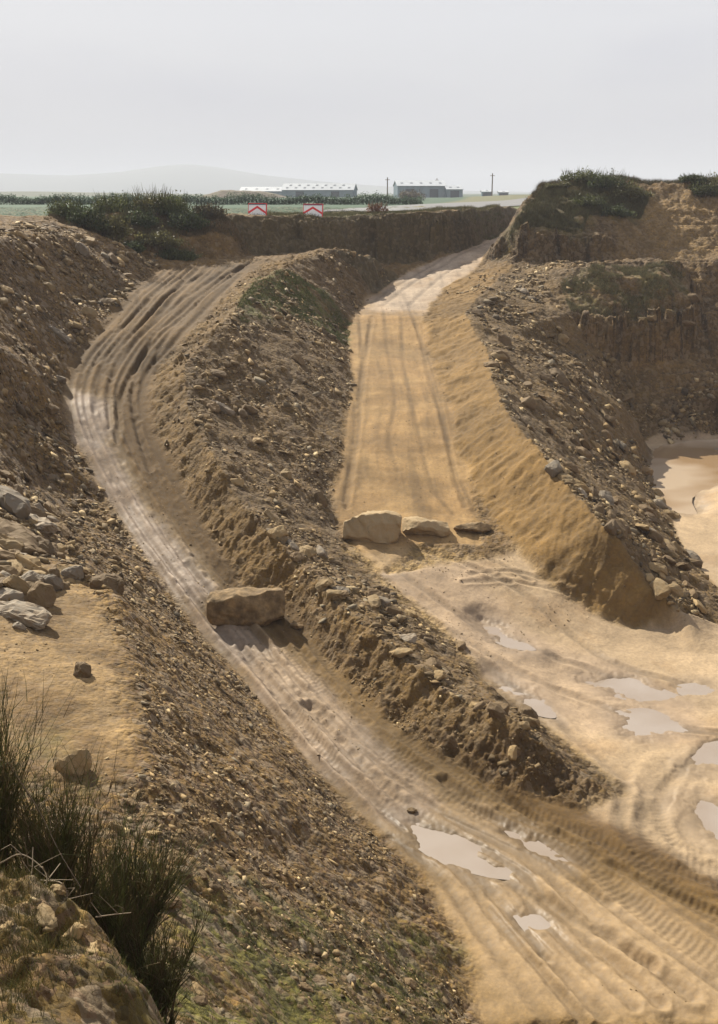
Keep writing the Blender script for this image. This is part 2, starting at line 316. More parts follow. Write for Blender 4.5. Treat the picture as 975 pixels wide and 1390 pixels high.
# ------------------------------------------------------------------ the ground grid
def n_(x,y): return fbm(x,y,3.0,2,66)
def detail(X, Y, full=True):
    """height, colour (linear albedo), wetness, stoniness, zone at world points"""
    n=X.shape
    # horizontal warp: crumbly outlines on steep faces
    zoneL=softmask(X,Y,Z_L,.25,3,.35,1.2); zoneR=softmask(X,Y,Z_R,.25,4,.4,1.5)
    zC=softmask(X,Y,Z_C,.2,5,.25,1.0); zRB=softmask(X,Y,Z_RB,.25,6,.3,1.2)
    zF=np.maximum(softmask(X,Y,Z_FL,.25,7,.3,1.2),softmask(X,Y,Z_FL2,.2,8,.3,1.2))
    zH=softmask(X,Y,Z_HL,.3,9,.35,1.2); zCut=softmask(X,Y,Z_CUT,.3,10,.3,1.0); zK=softmask(X,Y,Z_CLIFF,.4,11,.4,1.5)
    sl=np.hypot(base_z(X+.3,Y)-base_z(X-.3,Y),base_z(X,Y+.3)-base_z(X,Y-.3))/.6
    cutm=((Y>76)&(Y<122)&(X>-13)&(X<np.interp(Y,[76,86,90,96,105,112,122],[4.2,6.0,8.8,11.4,14.4,17,20.5]))).astype(float)*sstep(.35,.7,sl)
    zCut=np.maximum(zCut,cutm); zoneR=zoneR*(1-zCut); zK=zK*(1-zCut)
    flat=np.clip(np.maximum(np.maximum(zoneL,zoneR),zF),0,1)
    rough=1-flat
    wamp = (sstep(55,75,Y)*.5+.14)*(1-.93*flat)
    wx=fbm(X,Y,2.6,5,91,.55)*wamp; wy=fbm(X+40,Y,2.6,5,92,.55)*wamp
    on = sstep(130,118,Y)
    Z=base_z(X+wx*on,Y+wy*on)
    steep=sstep(.7,1.6,sl)*np.maximum(zK*(1-.7*softmask(X,Y,BAREK,1.2,62,1.0,2.0)),zCut*.5)
    if (steep>0).any():
        for sc,am in ((1.25,1.25),(.5,.5)):
            bed=np.floor(Z/(sc*.55)+n_(X,Y)*.35); blk=np.floor(X/sc+_hash(bed,bed*0,7)*3+fbm(X,Y,1.5,2,8)*.3)
            off=(_hash(bed,blk,int(sc*10))-.5)*am+(_hash(bed,bed*0+3,9)-.5)*am*.8
            Z=Z+np.where(steep>0,base_z(X+wx*on,Y+wy*on+off*steep)-base_z(X+wx*on,Y+wy*on),0)
    near=sstep(130,115,Y)
    n1=fbm(X,Y,3.2,4,1); n2=fbm(X,Y,.8,4,2,.6); n3=fbm(X,Y,.22,3,3,.6); nA=fbm(X,Y,6,4,20); nB=fbm(X,Y,1.6,4,21,.6)
    bench=softmask(X,Y,BENCH,.5,12,.5,1.5)
    Z=Z+near*(rough*(1-.75*bench)*(n1*.26+n2*.16+n3*.055)+flat*(n1*.028+n2*.026+n3*.014+zoneR*.02*fbm(X*.35,Y*2.2,1.1,3,95)))
    mnd=sstep(-.9,-1.8,X)*sstep(7.8,7.0,Y)*sstep(2.5,4,Y); Z=Z+mnd*(.16*fbm(X,Y,.7,4,121,.6)+.06*fbm(X,Y,.14,3,122,.6))
    # clods on the left face of the central bank
    dC,aC,sC=pdist(X,Y,wCC); dR,aR,sR=pdist(X,Y,wRC)
    leftC=zC*(sC<0)  # which side is decided below
    ridge1=1-np.abs(fbm(X,Y,.55,3,31,.6))*2
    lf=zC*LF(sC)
    Z=Z+lf*(ridge1*.055+n2*.10+n3*.07)
    endm=softmask(X,Y,ENDC,.6,17,.5,1.0); Z=Z+endm*zC*(1-np.abs(fbm(X,Y,.3,3,37,.6))*2-.4)*.05
    # raked streaks down the smooth side of the right bank
    sandy=zRB*LF(sR)*sstep(.2,.6,dR*0+1)
    st=fbm(aR/.28+n1*1.2,dR/2.6,1.0,3,33,.6); Z=Z+sandy*st*.085; lon=fbm(X*2.6+n1*.3,Y*.22,1.0,4,96,.6); Z=Z+zoneR*lon*.014
    # ledges in the rock faces
    led=np.abs(((Z+n1*.45+nA*.3)/.7)%1-.5)*2
    bare=1-softmask(X,Y,GRASSK,1.0,72,.9,1.6)
    Z=Z+(zK*.10*bare*sstep(-.5,.4,nA)+zCut*.03)*(led-.5)+zK*n2*.12
    # gullies down the left bank and scree
    wet=np.zeros(n)
    # tracks
    tread=np.zeros(n); rutd=np.zeros(n)
    if full:
        for p,w,d,b,tr in TR:
            x0,y0=p.min(0)-4*w; x1,y1=p.max(0)+4*w
            k=(X>x0)&(X<x1)&(Y>y0)&(Y<y1)
            if not k.any(): continue
            x=X[k]; y=Y[k]
            dd,arc,sd=pdist(x,y,p); dd=dd+fbm(x,y,.5,3,41,.6)*w*.45
            mod=.75+.5*vnoise(arc/3.5,arc*0+w*31,44)
            g=np.exp(-(dd/w)**2); bm=np.exp(-((dd-1.75*w)/(.7*w))**2)
            h=(-d*g+b*bm*(.7+.6*vnoise(arc/.25,sd*3,45))*np.interp(y,[22,30,34,46],[.5,.9,.9,.35]))*mod*np.interp(y,[36,48],[1,.75])
            if tr:
                sgn=np.where(sd>0,1,-1)
                tp=np.sin(2*np.pi*(arc/.165+dd*sgn*1.3))
                h=h+tr*.006*tp*sstep(w*1.3,w*.9,dd)*sstep(38,30,y)*sstep(.25,.6,vnoise(arc/1.1,sd*0+7,46))
                tread_=sstep(w*1.3,w*.9,dd)*tr; tread[k]=np.maximum(tread[k],tread_)
            Z[k]+=h; rutd[k]=np.maximum(rutd[k],g*mod)
    rimw=np.zeros(n)
    for pl,lv,k in PUDW:
        pond=k=='pond'
        ring=softmask(X,Y,pl,.5,15,.15,1.0,off=.55)
        m0=softmask(X,Y,pl,.4 if not pond else .8,14,.6 if not pond else .5,.8)
        Z=np.where(ring>0, Z*(1-ring)+np.clip(Z,lv+.012,lv+.045+.02*np.abs(n3))*ring, Z)
        Z=Z*(1-m0)+(lv-(.05 if not pond else .25)+.025*n3)*m0
        wet=np.maximum(wet,np.clip(ring*1.1,0,1)); rimw=np.maximum(rimw,softmask(X,Y,pl,.5,15,.5,.7,off=.35))
    # ---- colours
    def c3(r,g,b): return np.array((r,g,b))
    def mix(C,c,m): return C*(1-m[...,None])+np.asarray(c)*m[...,None]
    C=np.zeros(n+(3,))+c3(.17,.115,.062)
    C=mix(C,c3(.205,.14,.075),sstep(-.3,.4,nA))
    stone=np.clip(rough,0,1)*near*.6
    # left bank
    C=mix(C,c3(.180,.122,.060),zH*.8); stone=np.maximum(stone,zH*1.0)
    C=mix(C,c3(.33,.24,.145),bench*sstep(-.35,.3,nB)*.95); stone=stone*(1-.7*bench)
    # right bank: buff sand on the near side, dark stony spoil on the far side
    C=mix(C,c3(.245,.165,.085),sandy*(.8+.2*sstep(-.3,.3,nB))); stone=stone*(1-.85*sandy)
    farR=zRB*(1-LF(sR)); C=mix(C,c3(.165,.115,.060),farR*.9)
    # central bank
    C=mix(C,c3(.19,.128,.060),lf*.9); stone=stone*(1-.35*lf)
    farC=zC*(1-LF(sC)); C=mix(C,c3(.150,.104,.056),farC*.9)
    mo=softmask(X,Y,ENDC,.6,17,.5,1.0); C=mix(C,c3(.10,.064,.033),mo*.75)
    # roads and floor
    roadn=sstep(-.25,.35,nB)
    C=mix(C,c3(.315,.215,.118),zoneR); C=mix(C,c3(.40,.285,.165),zoneR*roadn*.7)
    C=mix(C,c3(.42,.345,.26),softmask(X,Y,PALE_R,2.2,18,1.4,1.6)*zoneR*.95)
    C=C*(1-.22*sstep(.05,.5,lon)[...,None]*zoneR[...,None]+.12*sstep(.05,.5,-lon)[...,None]*zoneR[...,None]-.22*(sstep(.15,.5,st)*sandy)[...,None])
    C=mix(C,c3(.30,.205,.115),zoneR*sstep(.15,.55,fbm(X,Y,2.4,4,97,.6))*.6)
    C=mix(C,c3(.46,.36,.25),zF*.95); C=mix(C,c3(.38,.275,.17),zF*sstep(.0,.5,nB)*.75)
    C=mix(C,c3(.165,.108,.054),zoneL)
    pale=softmask(X,Y,PALE_L,.5,19,.45,1.0)
    C=mix(C,c3(.44,.36,.28),np.clip(pale*zoneL*(.75+.5*nB),0,1)*.95)
    lowp=softmask(X,Y,PALE_L2,.9,20,.6,1.3); C=mix(C,c3(.43,.325,.21),np.clip(lowp*np.maximum(zoneL,zF),0,1)*.8)
    band=softmask(X,Y,BAND,.35,21,.3,1.0); C=mix(C,c3(.25,.175,.10),band*.6)
    C=mix(C,c3(.45,.35,.26),softmask(X,Y,PATCH_R,.6,22,.6,1.2)*.8)  # pale sheen of the wet floor mud, painted into the colour
    # churned, darker ruts
    C=mix(C,C*.55,np.clip(rutd*flat*(.6+.5*n2),0,1))
    wet=np.maximum(wet,pale*zoneL*sstep(-.3,.4,nB)*.5); wet=np.maximum(wet,lowp*.5*sstep(-.2,.4,n1))
    wet=np.maximum(wet,zF*sstep(.05,.5,fbm(X,Y,2.2,3,55))*.6)
    C=mix(C,C*np.array((.78,.76,.76)),np.clip(wet,0,1)*.35); C=mix(C,C*.68,rimw*.8)
    # rock faces
    C=mix(C,c3(.175,.122,.070),zK*.8); C=mix(C,c3(.21,.145,.085)*.95,softmask(X,Y,LOWK,.6,63,.5,1.5)*.9)
    band_s=vnoise(Z/.35+n1*.6,Z*0,61); bs2=np.abs(((Z+n1*.12)/.83)%1-.5); C=mix(C,C*.62,zK*sstep(.45,.75,band_s)*.7); crk=zK*sstep(.06,.02,bs2)*sstep(-.3,.1,n2+.2); jn=zK*sstep(.10,.03,np.abs(((X+n1*.5)/2.3)%1-.5))*sstep(.6,1.2,sl); C=mix(C,C*.35,np.clip(crk+jn*.8,0,1)); Z=Z-.12*crk
    C=mix(C,c3(.30,.215,.135),softmask(X,Y,BAREK,1.2,62,1.0,2.0)*.8)
    C=mix(C,c3(.105,.088,.058),zCut*.9)
    stone=np.maximum(stone,zK*.6); stone=stone*(1-zCut*.4)
    # plateau soil and grass
    top=sstep(-.8,.1,Z)*near*(1-zH)*(1-zoneR)*(1-zoneL)
    # grass
    gr=np.zeros(n)
    for pl,a in GRASS: gr=np.maximum(gr,softmask(X,Y,pl,.6,70,.8,1.0)*a)
    gr=gr*sstep(-.45,.15,fbm(X,Y,.7,4,71,.65))
    C=mix(C,c3(.115,.135,.036),gr)
    gc=softmask(X,Y,GRASSK,.9,72,.9,1.6)*sstep(-.75,-.05,fbm(X,Y,1.2,4,73,.6))
    gc=np.maximum(gc,softmask(X,Y,GRASSK2,.6,74,.9,1.4)*sstep(-.35,.3,fbm(X,Y,1.0,4,75,.6))*.8); C=mix(C,c3(.125,.125,.058),gc*.85); gr=np.maximum(gr,gc*.8)
    # far plateau
    dist=sstep(0,1.5,Y-(RIMY(X)))
    far=dist*(Z>-.6)
    C=mix(C,c3(.165,.15,.068),far)
    C=mix(C,c3(.036,.082,.042),far*softmask(X,Y,FIELD,2.0,74,1.0,8))
    C=mix(C,c3(.10,.125,.04),far*softmask(X,Y,VERGE,1.0,75,1.5,4))
    C=mix(C,c3(.13,.13,.06),far*sstep(165,200,Y+fbm(X,Y,40,3,76)*20)*(1-softmask(X,Y,FIELD,2.0,74,1.0,8)))
    C=mix(C,c3(.045,.075,.032),far*sstep(450,600,Y))
    v=1+.22*n2+.16*n1+.12*n3
    tz=np.clip(zoneR*.4+bench*.35+softmask(X,Y,PALE_R,2.2,18,1.4,1.6)*zoneR+zF*.75+lowp*.6*np.maximum(zoneL,zF)+pale*zoneL,0,1)
    damp=sstep(.0,.45,fbm(X,Y,3.5,4,88,.55))*(1-far); v=v*(1-.22*damp)
    C=C*np.clip(v,.5,1.5)[...,None]*(.60+.16*far[...,None]+.12*tz[...,None]+.04*zoneR[...,None]+.05*sandy[...,None])*(np.array((1.06,.92,.50))*(1-tz[...,None])+np.array((1.03,.98,.93))*tz[...,None])*(1-far[...,None])+C*far[...,None]*.82
    C=C*(1+0*np.clip(np.maximum(pale*zoneL,np.maximum(lowp*.5,zF*.35)),0,1)[...,None]*np.array((0,.02,.28)))
    zone=np.zeros(n,int)
    for i,m in enumerate((zCut,zK,zH,zC,zRB,zF,zoneR,zoneL)): zone[m>.5]=i+1
    return Z,C,np.clip(wet,0,1),np.clip(stone,0,1)*near,gr,zone
# sign of the side that faces left / towards the camera
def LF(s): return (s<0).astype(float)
BENCH = hpoly([(0,770),(60,765),(120,800),(150,850),(165,900),(175,960),(190,1040),(150,1075),(0,1040)])
BENCH = np.vstack([BENCH,[[-12,16],[-14,24]]])
ENDC = hpoly([(400,800),(450,862),(520,940),(620,1000),(700,1000),(770,1045),(828,1078),(785,1090),(700,1085),(560,1005),(450,905),(395,830)])
PALE_R = W([(545,364,N_,85.5),(612,344,N_,89.5),(648,331,N_,95.2),(676,319,N_,104),('w',19,108,-1.5),('w',14.2,95,-2.4),(657,350,-3.03),(620,385,-4.2),(570,425,-5.5),(490,420,-5.4)])
PALE_L = hpoly([(88,520),(150,540),(155,600),(185,660),(250,740),(300,800),(280,830),(330,850),(400,900),(470,970),(540,1040),(600,1090),(560,1110),(500,1100),(400,1010),(330,925),(255,840),(190,750),(140,680),(98,600)])
PALE_L2 = hpoly([(330,850),(420,900),(560,1040),(700,1120),(860,1210),(1050,1290),(1050,1390),(640,1390),(600,1240),(560,1175),(480,1095),(380,990)])
BAND = hpoly([(400,860),(440,880),(520,965),(620,1035),(740,1120),(860,1180),(1000,1235),(1000,1285),(880,1235),(760,1180),(640,1100),(520,1010),(420,910)])
PATCH_R = hpoly([(470,740),(560,745),(640,760),(720,860),(860,910),(960,960),(940,1010),(800,1000),(700,940),(560,830)])
GRASS = [(hpoly([(395,372),(350,378),(318,420),(330,440),(380,425),(430,445),(470,470),(478,440),(440,400)]),.9),
         (hpoly([(190,1180),(330,1195),(420,1230),(540,1250),(600,1270),(610,1390),(150,1390)]),.75),
         (hpoly([(30,1000),(90,1000),(120,1100),(0,1120)]),.4),(hpoly([(0,1250),(120,1230),(200,1390),(0,1390)]),.5)]
LOWK = W([(775,430,N_,70.5),(805,482,N_,69.7),(895,502,N_,70.8),(935,490,N_,71.5),(952,440,N_,75),(935,418,N_,75),(850,425,N_,73.2),(785,405,N_,73.5)])
GRASSK2 = W([(790,362,N_,77),(925,355,N_,78),(935,400,N_,75),(930,432,N_,72.6),(850,440,N_,71.8),(805,430,N_,71.7),(775,420,N_,71.5),(760,385,N_,75)])
GRASSK = W([(700,292,N_,85),(735,250,N_,91),(850,245,N_,92),(885,262,N_,91),(870,290,N_,88),(800,300,N_,86),(790,328,N_,84),(720,325,N_,84),(690,312,N_,84)])
BAREK = W([(880,262,N_,91),(1100,255,N_,92),(1100,350,N_,84),(830,352,N_,82.5),(800,362,N_,79),(850,310,N_,86)])
FIELD = np.array([(-400,66),(-34,74),(-16,83),(-4,90),(4,112),(14,180),(60,470),(60,520),(-800,520)])
VERGE = np.array([(2,94),(9.5,105),(13.5,115),(22,130),(30,150),(22,140),(13,122),(6,108),(0,97)])
def RIMY(x): return np.interp(x,[-60,-34,-16,-6,0,6,9,12,16,60],[66,72,78,80,86,91,96,106,118,124])

def build_ground():
    c0=np.array((0.,-3.))
    th=np.concatenate([np.radians(np.arange(-180,-27,1.8)),np.radians(np.arange(-27,27.001,.052)),np.radians(np.arange(28.5,179.9,1.8))])
    r=np.concatenate([np.arange(.6,6,.3),np.exp(np.arange(math.log(6.1),math.log(21),.0022)),np.exp(np.arange(math.log(21.03),math.log(41),.00125)),np.exp(np.arange(math.log(41.06),math.log(69),.0021)),np.exp(np.arange(math.log(69.1),math.log(97),.0010)),np.exp(np.arange(math.log(97.1),math.log(133),.0021)),np.exp(np.arange(math.log(133.6),math.log(7000),.03))])
    T,RR_=np.meshgrid(th,r); X=c0[0]+RR_*np.sin(T); Y=c0[1]+RR_*np.cos(T)
    nt=len(th); nr=len(r)
    X=X.ravel(); Y=Y.ravel()
    Z=np.zeros_like(X); C=np.zeros((len(X),3)); wet=np.zeros_like(X); st=np.zeros_like(X); gr=np.zeros_like(X); zo=np.zeros(len(X),int)
    step=250000
    for i in range(0,len(X),step):
        s=slice(i,i+step); Z[s],C[s],wet[s],st[s],gr[s],zo[s]=detail(X[s],Y[s])
    V=np.stack([X,Y,Z],1)
    a=np.arange((nr-1)*nt).reshape(nr-1,nt); b=np.roll(a,-1,axis=1)
    quads=np.stack([a,b,b+nt,a+nt],-1).reshape(-1,4)   # wound for upward normals below
    quads=quads[:,::-1]
    fz=zo[quads[:,0]]
    # one surface per part of the setting, cut out of the same sheet
    names=['ground','cut_bank','rock_face','hillside','spoil_bank','spoil_bank','quarry_floor','dirt_road','dirt_road']
    for z in range(9):
        q=quads[fz==z]
        if not len(q): continue
        used=np.unique(q); remap=np.full(len(V),-1); remap[used]=np.arange(len(used)); vv=V[used]; q=remap[q]
        extra=None
        me=bpy.data.meshes.new(names[z]); me.vertices.add(len(vv)); me.vertices.foreach_set('co',vv.ravel())
        me.loops.add(q.size); me.loops.foreach_set('vertex_index',q.ravel())
        me.polygons.add(len(q)); me.polygons.foreach_set('loop_start',np.arange(0,q.size,4)); me.polygons.foreach_set('loop_total',np.full(len(q),4))
        me.update(calc_edges=True)
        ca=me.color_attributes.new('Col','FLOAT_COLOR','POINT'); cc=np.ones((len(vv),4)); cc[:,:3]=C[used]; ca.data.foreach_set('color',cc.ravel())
        for nm,ar in (('wet',wet),('stone',st),('grass',gr)):
            at=me.attributes.new(nm,'FLOAT','POINT'); at.data.foreach_set('value',ar[used])
        me.polygons.foreach_set('use_smooth',np.ones(len(q),bool))
        me.materials.append(M_EARTH)
        o=bpy.data.objects.new(names[z],me); COL.objects.link(o); o['kind']='structure'
    return
#==PART3==

# ------------------------------------------------------------------ materials
def new_mat(name):
    m=bpy.data.materials.new(name); m.use_nodes=True; nt=m.node_tree; nt.nodes.clear()
    out=nt.nodes.new('ShaderNodeOutputMaterial'); b=nt.nodes.new('ShaderNodeBsdfPrincipled'); nt.links.new(b.outputs[0],out.inputs[0])
    return m,nt,b
def nd(nt,t,**kw):
    n=nt.nodes.new('ShaderNode'+t)
    for k,v in kw.items():
        if k.startswith('i_'): n.inputs[k[2:].replace('_',' ')].default_value=v
        else: setattr(n,k,v)
    return n
def mathn(nt,op,a,b=None,clamp=False):
    n=nt.nodes.new('ShaderNodeMath'); n.operation=op; n.use_clamp=clamp
    for i,x in enumerate((a,b)):
        if x is None: continue
        if isinstance(x,(int,float)): n.inputs[i].default_value=x
        else: nt.links.new(x,n.inputs[i])
    return n.outputs[0]
def ramp(nt,x,a,b,c,d):
    n=nt.nodes.new('ShaderNodeMapRange'); nt.links.new(x,n.inputs[0])
    for i,v in enumerate((a,b,c,d)): n.inputs[i+1].default_value=v
    return n.outputs[0]
def mixc(nt,f,a,b,blend='MIX'):
    n=nt.nodes.new('ShaderNodeMix'); n.data_type='RGBA'; n.blend_type=blend
    if isinstance(f,(int,float)): n.inputs[0].default_value=f
    else: nt.links.new(f,n.inputs[0])
    for i,x in ((6,a),(7,b)):
        if isinstance(x,tuple): n.inputs[i].default_value=x+(1,)
        else: nt.links.new(x,n.inputs[i])
    return n.outputs[2]

def earth_material():
    m,nt,b=new_mat('earth')
    geo=nd(nt,'NewGeometry'); pos=geo.outputs['Position']
    col=nd(nt,'Attribute',attribute_name='Col').outputs['Color']
    wet=nd(nt,'Attribute',attribute_name='wet').outputs['Fac']; stone=nd(nt,'Attribute',attribute_name='stone').outputs['Fac']; gr=nd(nt,'Attribute',attribute_name='grass').outputs['Fac']
    def noise(s,d=4,r=.6):
        n=nd(nt,'TexNoise'); n.inputs['Scale'].default_value=s; n.inputs['Detail'].default_value=d; n.inputs['Roughness'].default_value=r; nt.links.new(pos,n.inputs['Vector']); return n.outputs['Fac']
    def vor(s):
        wv=nd(nt,'TexNoise'); wv.inputs['Scale'].default_value=s*.8; nt.links.new(pos,wv.inputs['Vector'])
        mp=nt.nodes.new('ShaderNodeVectorMath'); mp.operation='MULTIPLY_ADD'; nt.links.new(wv.outputs['Color'],mp.inputs[0]); mp.inputs[1].default_value=(.6/s,.6/s,.6/s); nt.links.new(pos,mp.inputs[2])
        n=nd(nt,'TexVoronoi'); n.inputs['Scale'].default_value=s; n.inputs['Randomness'].default_value=1; nt.links.new(mp.outputs[0],n.inputs['Vector']); return n
    nf=noise(9,6,.65); nff=noise(38,5,.7); nl=noise(.9,5,.6)
    v1=vor(4.2); v2=vor(11)
    # broken stone: pale and dark chips
    bw1=nd(nt,'RGBToBW'); nt.links.new(v1.outputs['Color'],bw1.inputs[0]); bw2=nd(nt,'RGBToBW'); nt.links.new(v2.outputs['Color'],bw2.inputs[0])
    chip=mathn(nt,'ADD',mathn(nt,'MULTIPLY',bw1.outputs[0],.5),mathn(nt,'MULTIPLY',bw2.outputs[0],.5))
    fac=mathn(nt,'MULTIPLY',ramp(nt,nf,.3,.7,.55,1.45),ramp(nt,nff,.25,.75,.72,1.28))
    fac=mathn(nt,'MULTIPLY',fac,ramp(nt,nl,.3,.7,.82,1.18))
    fac=mathn(nt,'ADD',1.0,mathn(nt,'MULTIPLY',mathn(nt,'SUBTRACT',fac,1.0),mathn(nt,'ADD',.42,mathn(nt,'MULTIPLY',stone,.58))))
    sfac=ramp(nt,chip,.25,.75,.45,1.6)
    fs=mathn(nt,'MULTIPLY',fac,mathn(nt,'ADD',mathn(nt,'MULTIPLY',mathn(nt,'SUBTRACT',sfac,1.0),stone),1.0))
    # wet mud is more even
    soft=mathn(nt,'ADD',mathn(nt,'MULTIPLY',mathn(nt,'SUBTRACT',fs,1.0),mathn(nt,'SUBTRACT',1.0,mathn(nt,'MULTIPLY',wet,.55))),1.0)
    vm=nt.nodes.new('ShaderNodeVectorMath'); vm.operation='SCALE'; nt.links.new(col,vm.inputs[0]); nt.links.new(soft,vm.inputs['Scale'])
    c=vm.outputs[0]
    # a few grey and ochre stones
    gm=mathn(nt,'MULTIPLY',stone,ramp(nt,bw1.outputs[0],.66,.72,0,.7)); c=mixc(nt,gm,c,(.17,.13,.085))
    om=mathn(nt,'MULTIPLY',stone,ramp(nt,bw2.outputs[0],.30,.25,0,.5)); c=mixc(nt,om,c,(.17,.10,.05))
    nt.links.new(c,b.inputs['Base Color'])
    rg=ramp(nt,wet,0,1,.95,.58); rg2=mathn(nt,'ADD',rg,ramp(nt,nf,.3,.7,-.1,.1),True); nt.links.new(rg2,b.inputs['Roughness'])
    b.inputs['Specular IOR Level'].default_value=.4
    # relief
    h=mathn(nt,'ADD',mathn(nt,'MULTIPLY',nf,mathn(nt,'ADD',.011,mathn(nt,'MULTIPLY',stone,.036))),mathn(nt,'MULTIPLY',nff,mathn(nt,'ADD',.005,mathn(nt,'MULTIPLY',stone,.013))))
    e1=mathn(nt,'MULTIPLY',mathn(nt,'SUBTRACT',.5,v1.outputs['Distance']),mathn(nt,'MULTIPLY',stone,.11)); e2=mathn(nt,'MULTIPLY',mathn(nt,'SUBTRACT',.5,v2.outputs['Distance']),mathn(nt,'ADD',mathn(nt,'MULTIPLY',stone,.045),.006))
    h=mathn(nt,'ADD',h,mathn(nt,'ADD',e1,e2)); h=mathn(nt,'MULTIPLY',h,ramp(nt,wet,0,1,1,.28))
    bp=nd(nt,'Bump'); bp.inputs['Strength'].default_value=.9; bp.inputs['Distance'].default_value=1.0; nt.links.new(h,bp.inputs['Height']); nt.links.new(bp.outputs[0],b.inputs['Normal'])
    return m
M_EARTH=earth_material()
build_ground()

# ------------------------------------------------------------------ light, sky, air
SUN_EL, SUN_AZ = 38.0, -33.0    # azimuth measured from straight ahead (+Y), negative to the left
sd=Vector((math.sin(R(SUN_AZ))*math.cos(R(SUN_EL)),math.cos(R(SUN_AZ))*math.cos(R(SUN_EL)),math.sin(R(SUN_EL))))
sl=bpy.data.lights.new('sun','SUN'); sl.energy=5.0; sl.angle=R(.6); sl.color=(1,.92,.78)
so=bpy.data.objects.new('sun',sl); COL.objects.link(so); so.rotation_euler=sd.to_track_quat('Z','Y').to_euler()
wd=bpy.data.worlds.new('World'); SC.world=wd; wd.use_nodes=True; nt=wd.node_tree; nt.nodes.clear()
wo=nt.nodes.new('ShaderNodeOutputWorld'); bg=nt.nodes.new('ShaderNodeBackground'); nt.links.new(bg.outputs[0],wo.inputs[0])
sk=nt.nodes.new('ShaderNodeTexSky'); sk.sky_type='NISHITA'; sk.sun_disc=False; sk.sun_elevation=R(SUN_EL); sk.sun_rotation=R(SUN_AZ); sk.dust_density=3.0; sk.air_density=1.2
tc=nt.nodes.new('ShaderNodeTexCoord'); mp=nt.nodes.new('ShaderNodeMapping'); mp.inputs['Scale'].default_value=(1,1,3.2); nt.links.new(tc.outputs['Generated'],mp.inputs[0])
cn=nt.nodes.new('ShaderNodeTexNoise'); cn.inputs['Scale'].default_value=1.6; cn.inputs['Detail'].default_value=4; cn.inputs['Roughness'].default_value=.45; nt.links.new(mp.outputs[0],cn.inputs['Vector'])
cf=ramp(nt,cn.outputs['Fac'],.39,.61,0,1)
cloud=mixc(nt,cf,(5.7,5.85,7.0),(8.0,8.05,8.4))
sep=nt.nodes.new('ShaderNodeSeparateXYZ'); nt.links.new(tc.outputs['Generated'],sep.inputs[0])
low=ramp(nt,sep.outputs['Z'],.0,.14,1,0); cloud=mixc(nt,low,cloud,(6.2,6.2,6.6))
skyc=mixc(nt,.93,sk.outputs[0],cloud); nt.links.new(skyc,bg.inputs[0]); bg.inputs[1].default_value=.05
SC.view_settings.view_transform='Standard'; SC.view_settings.look='None'; SC.view_settings.exposure=.94; SC.view_settings.gamma=1
SC.cycles.volume_bounces=1; SC.cycles.max_bounces=6; SC.cycles.diffuse_bounces=3; SC.cycles.use_denoising=True

# ------------------------------------------------------------------ object helpers
def link_mesh(name, V, Fc, mats, parent=None, loc=None, smooth=False, col=None):
    """V (n,3), Fc (m,k) or list -> ONE mesh object"""
    me=bpy.data.meshes.new(name); V=np.asarray(V,float)
    if isinstance(Fc,np.ndarray):
        me.vertices.add(len(V)); me.vertices.foreach_set('co',V.ravel()); me.loops.add(Fc.size); me.loops.foreach_set('vertex_index',Fc.ravel())
        me.polygons.add(len(Fc)); me.polygons.foreach_set('loop_start',np.arange(0,Fc.size,Fc.shape[1])); me.polygons.foreach_set('loop_total',np.full(len(Fc),Fc.shape[1])); me.update(calc_edges=True)
    else: me.from_pydata([tuple(v) for v in V],[],Fc); me.update()
    if smooth: me.polygons.foreach_set('use_smooth',np.ones(len(me.polygons),bool))
    if col is not None:
        ca=me.color_attributes.new('Col','FLOAT_COLOR','POINT'); cc=np.ones((len(V),4)); cc[:,:3]=col; ca.data.foreach_set('color',cc.ravel())
    for m in (mats if isinstance(mats,(list,tuple)) else [mats]): me.materials.append(m)
    o=bpy.data.objects.new(name,me); COL.objects.link(o)
    if parent is not None: o.parent=parent
    if loc is not None: o.location=loc
    return o
def tag(o,label,cat,group=None,kind=None):
    if label: o['label']=label
    if cat: o['category']=cat
    if group: o['group']=group
    if kind: o['kind']=kind
    return o
def empty(name,loc,rz=0,**k):
    o=bpy.data.objects.new(name,None); COL.objects.link(o); o.location=loc; o.rotation_euler=(0,0,rz); o.empty_display_size=.2; return o
def copy_tree(o,parent=None):
    c=o.copy(); COL.objects.link(c); c.parent=parent
    for ch in list(o.children): copy_tree(ch,c)
    return c
def gz(x,y):
    return float(detail(np.array([x],float),np.array([y],float))[0][0])
def gza(x,y):
    x=np.asarray(x,float); y=np.asarray(y,float); return detail(x,y)[0]
def boxv(x0,x1,y0,y1,z0,z1):
    return [(x0,y0,z0),(x1,y0,z0),(x1,y1,z0),(x0,y1,z0),(x0,y0,z1),(x1,y0,z1),(x1,y1,z1),(x0,y1,z1)],[(0,3,2,1),(4,5,6,7),(0,1,5,4),(1,2,6,5),(2,3,7,6),(3,0,4,7)]
